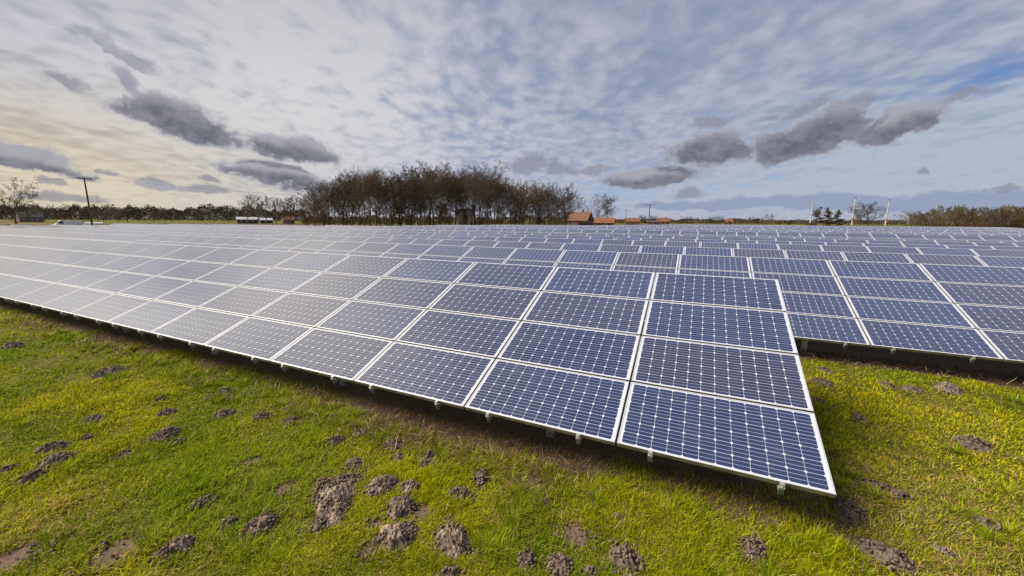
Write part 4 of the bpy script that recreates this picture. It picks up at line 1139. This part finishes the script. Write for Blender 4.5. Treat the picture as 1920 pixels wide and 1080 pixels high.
turbine(1598, 400, 371, 'cream banded wind turbine tower just left of the oak', 'tower_cream', True, 0, 0.78)
turbine(1661, 400, 375, 'cream banded wind turbine tower just right of the oak', 'tower_cream', True, 0, 0.78)
turbine(1480, 900, 394, 'faint far white three-bladed wind turbine on the skyline', 'tower_white', False, 3, 1.0, bl=9)

# ------------------------------------------------------------------ boundary fence, track and far field
def fence():
    o = thing('wire_fence', 'dark wire fence with posts along the far left edge of the field', 'fence', (-119, 12, -.45))
    pts = [(0, 0), (-1.5, 26), (0, 50), (8, 58), (58, 62)]
    P = []
    for a, b in zip(pts, pts[1:]):
        L = math.hypot(b[0] - a[0], b[1] - a[1]); n = max(int(L / 3.0), 1)
        for k in range(n): P.append((a[0] + (b[0] - a[0]) * k / n, a[1] + (b[1] - a[1]) * k / n))
    P.append(pts[-1])
    pm = MB(); pm.box((-.06, -.06, -.5), (.06, .06, 1.75)); pm = pm.mesh('post', 'fence_wire')
    for (a, b) in P: link('post', pm, o, (a, b, gz(a - 119, b + 12) + .45))
    wr = MB()
    for (a, b) in zip(P, P[1:]):
        za = gz(a[0] - 119, a[1] + 12) + .45; zb = gz(b[0] - 119, b[1] + 12) + .45
        for h in np.arange(.1, 1.7, .13): wr.tube((a[0], a[1], za + h), (b[0], b[1], zb + h), .016, .016, 3, 0, False)
    wr.build('wire_mesh', 'fence_wire', o)
fence()
# rough boundary strips: sheets lying on the land
def sheet(name, pts, mat, lift):
    b = MB(); N = 24; (x0, y0), (x1, y1), wd = pts
    dx, dy = x1 - x0, y1 - y0; L = math.hypot(dx, dy); nx, ny = -dy / L, dx / L; vs = []
    for k in range(N + 1):
        cx, cy_ = x0 + dx * k / N, y0 + dy * k / N
        for s in (-1, 1):
            q = (cx + nx * wd / 2 * s, cy_ + ny * wd / 2 * s); vs.append((q[0], q[1], gz(*q) + lift))
    b.add(vs, [(2 * k, 2 * k + 2, 2 * k + 3, 2 * k + 1) for k in range(N)]); tag(b.build(name, mat), kind='structure')
plain('field_green', (0.10, 0.13, 0.014), (0.16, 0.175, 0.022), .08, .95, coord='Object')
plain('track_earth', (0.10, 0.085, 0.06), (0.15, 0.125, 0.09), .6, .95)
sheet('field_path', ((-126, -30), (-124, 75), 5), 'track_earth', .03)

# ------------------------------------------------------------------ far woods that read as one mass
def far_woods(label, px0, px1, d0, d1, top, n, seed, mat, size):
    rg = np.random.default_rng(seed)
    px = rg.uniform(px0, px1, n); dp = rg.uniform(d0, d1, n)
    d = np.array([[q.x, q.y] for q in (ray(p, 416) for p in px)])
    x, y = d[:, 0] * dp, d[:, 1] * dp; z0 = ground_z(x, y)
    lump = vnoise(px + seed * 31, dp * .0, 9.0) * .5 + vnoise(px, dp * .0, 26.0) * .5
    h = top * (.55 + .75 * lump) * (.8 + .4 * vnoise(x, y, 14.0))
    z = z0 + h * rg.random(n) ** .7
    C = np.stack([x, y, z], -1)
    a = rg.normal(size=(n, 3)); a /= np.linalg.norm(a, axis=1)[:, None]; b = np.cross(a, rg.normal(size=(n, 3))); b /= np.linalg.norm(b, axis=1)[:, None]
    s_ = size * rg.uniform(.5, 1.4, n)[:, None]
    V = np.stack([C - a * s_, C + b * s_ * .25, C + a * s_, C - b * s_ * .25], 1).reshape(-1, 3)
    tag(link('far_woods', npmesh('far_woods', V, np.arange(n * 4), np.arange(n) * 4, None, mat)), label, 'woods', kind='stuff')
far_woods('dark far-off wood closing the meadow on the left horizon', -120, 570, 520, 600, 18.0, 34000, 3, 'bark_dark', 1.5)
far_woods('low dark far-off wood along the horizon right of the farm', 1150, 1700, 520, 640, 6.0, 14000, 4, 'bark_dark', 1.3)
far_woods('brown far-off wood seen between the trunks of the central wood', 570, 1080, 240, 280, 5.0, 9000, 6, 'bark_brown', 1.0)
# loose crumbs of soil thrown around the molehills
def link_dark(name, me):
    o = link(name, me); o.color = (.38, 0, 0, 1); return o
def crumbs():
    P = []; rg = np.random.default_rng(77)
    for (x, y, a, b) in MD + BD:
        r = math.hypot(x, y)
        k = int(min(170, 900 * a * b * 6 + 14) / (1 + max(r - 4, 0) * .25))
        for _ in range(k):
            t = rg.uniform(0, 2 * PI); q = abs(rg.normal(.95, .30)); bt = math.atan2(x, y)
            u_, v_ = a * q * math.cos(t), b * q * math.sin(t)
            P.append((x + u_ * math.cos(bt) + v_ * math.sin(bt), y - u_ * math.sin(bt) + v_ * math.cos(bt), rg.uniform(.004, .014) * (1 if rg.random() > .06 else 1.8), 0))
    for (x, y, a, b) in MD:
        r = math.hypot(x, y); bt = math.atan2(x, y); h = min(.40 * min(a, b * 1.1) + .014, .12)
        for _ in range(int(min(420, 4200 * a * b + 20) / (1 + max(r - 4, 0) * .3))):
            t = rg.uniform(0, 2 * PI); q = math.sqrt(rg.random()) * .95; u_, v_ = a * 1.1 * q * math.cos(t), b * 1.1 * q * math.sin(t)
            P.append((x + u_ * math.cos(bt) + v_ * math.sin(bt), y - u_ * math.sin(bt) + v_ * math.cos(bt), rg.uniform(.006, .019), h * max(1 - q ** 1.9, 0) ** 1.35))
    P = np.array(P); n = len(P); z = near_z(P[:, 0], P[:, 1]) + P[:, 3]
    base = np.array([[1, 0, 0], [0, 1, 0], [-1, 0, 0], [0, -1, 0], [0, 0, .9], [0, 0, -.9]], float)
    fs = np.array([[0, 1, 4], [1, 2, 4], [2, 3, 4], [3, 0, 4], [1, 0, 5], [2, 1, 5], [3, 2, 5], [0, 3, 5]])
    V = base[None] * P[:, 2][:, None, None] * rg.uniform(.6, 1.4, (n, 6, 1)); an = rg.uniform(0, 6, n)
    c_, s_ = np.cos(an)[:, None], np.sin(an)[:, None]
    V = np.stack([V[..., 0] * c_ - V[..., 1] * s_, V[..., 0] * s_ + V[..., 1] * c_, V[..., 2]], -1) + np.stack([P[:, 0], P[:, 1], z + P[:, 2] * .5 + .004], -1)[:, None]
    F = (np.arange(n)[:, None, None] * 6 + fs[None]).reshape(-1)
    me = npmesh('soil_crumbs', V.reshape(-1, 3), F, np.arange(n * 8) * 3, None, 'mole_soil')
    tag(link_dark('soil_crumbs', me), 'crumbs of dark soil scattered round the molehills', 'soil', kind='stuff')
crumbs()
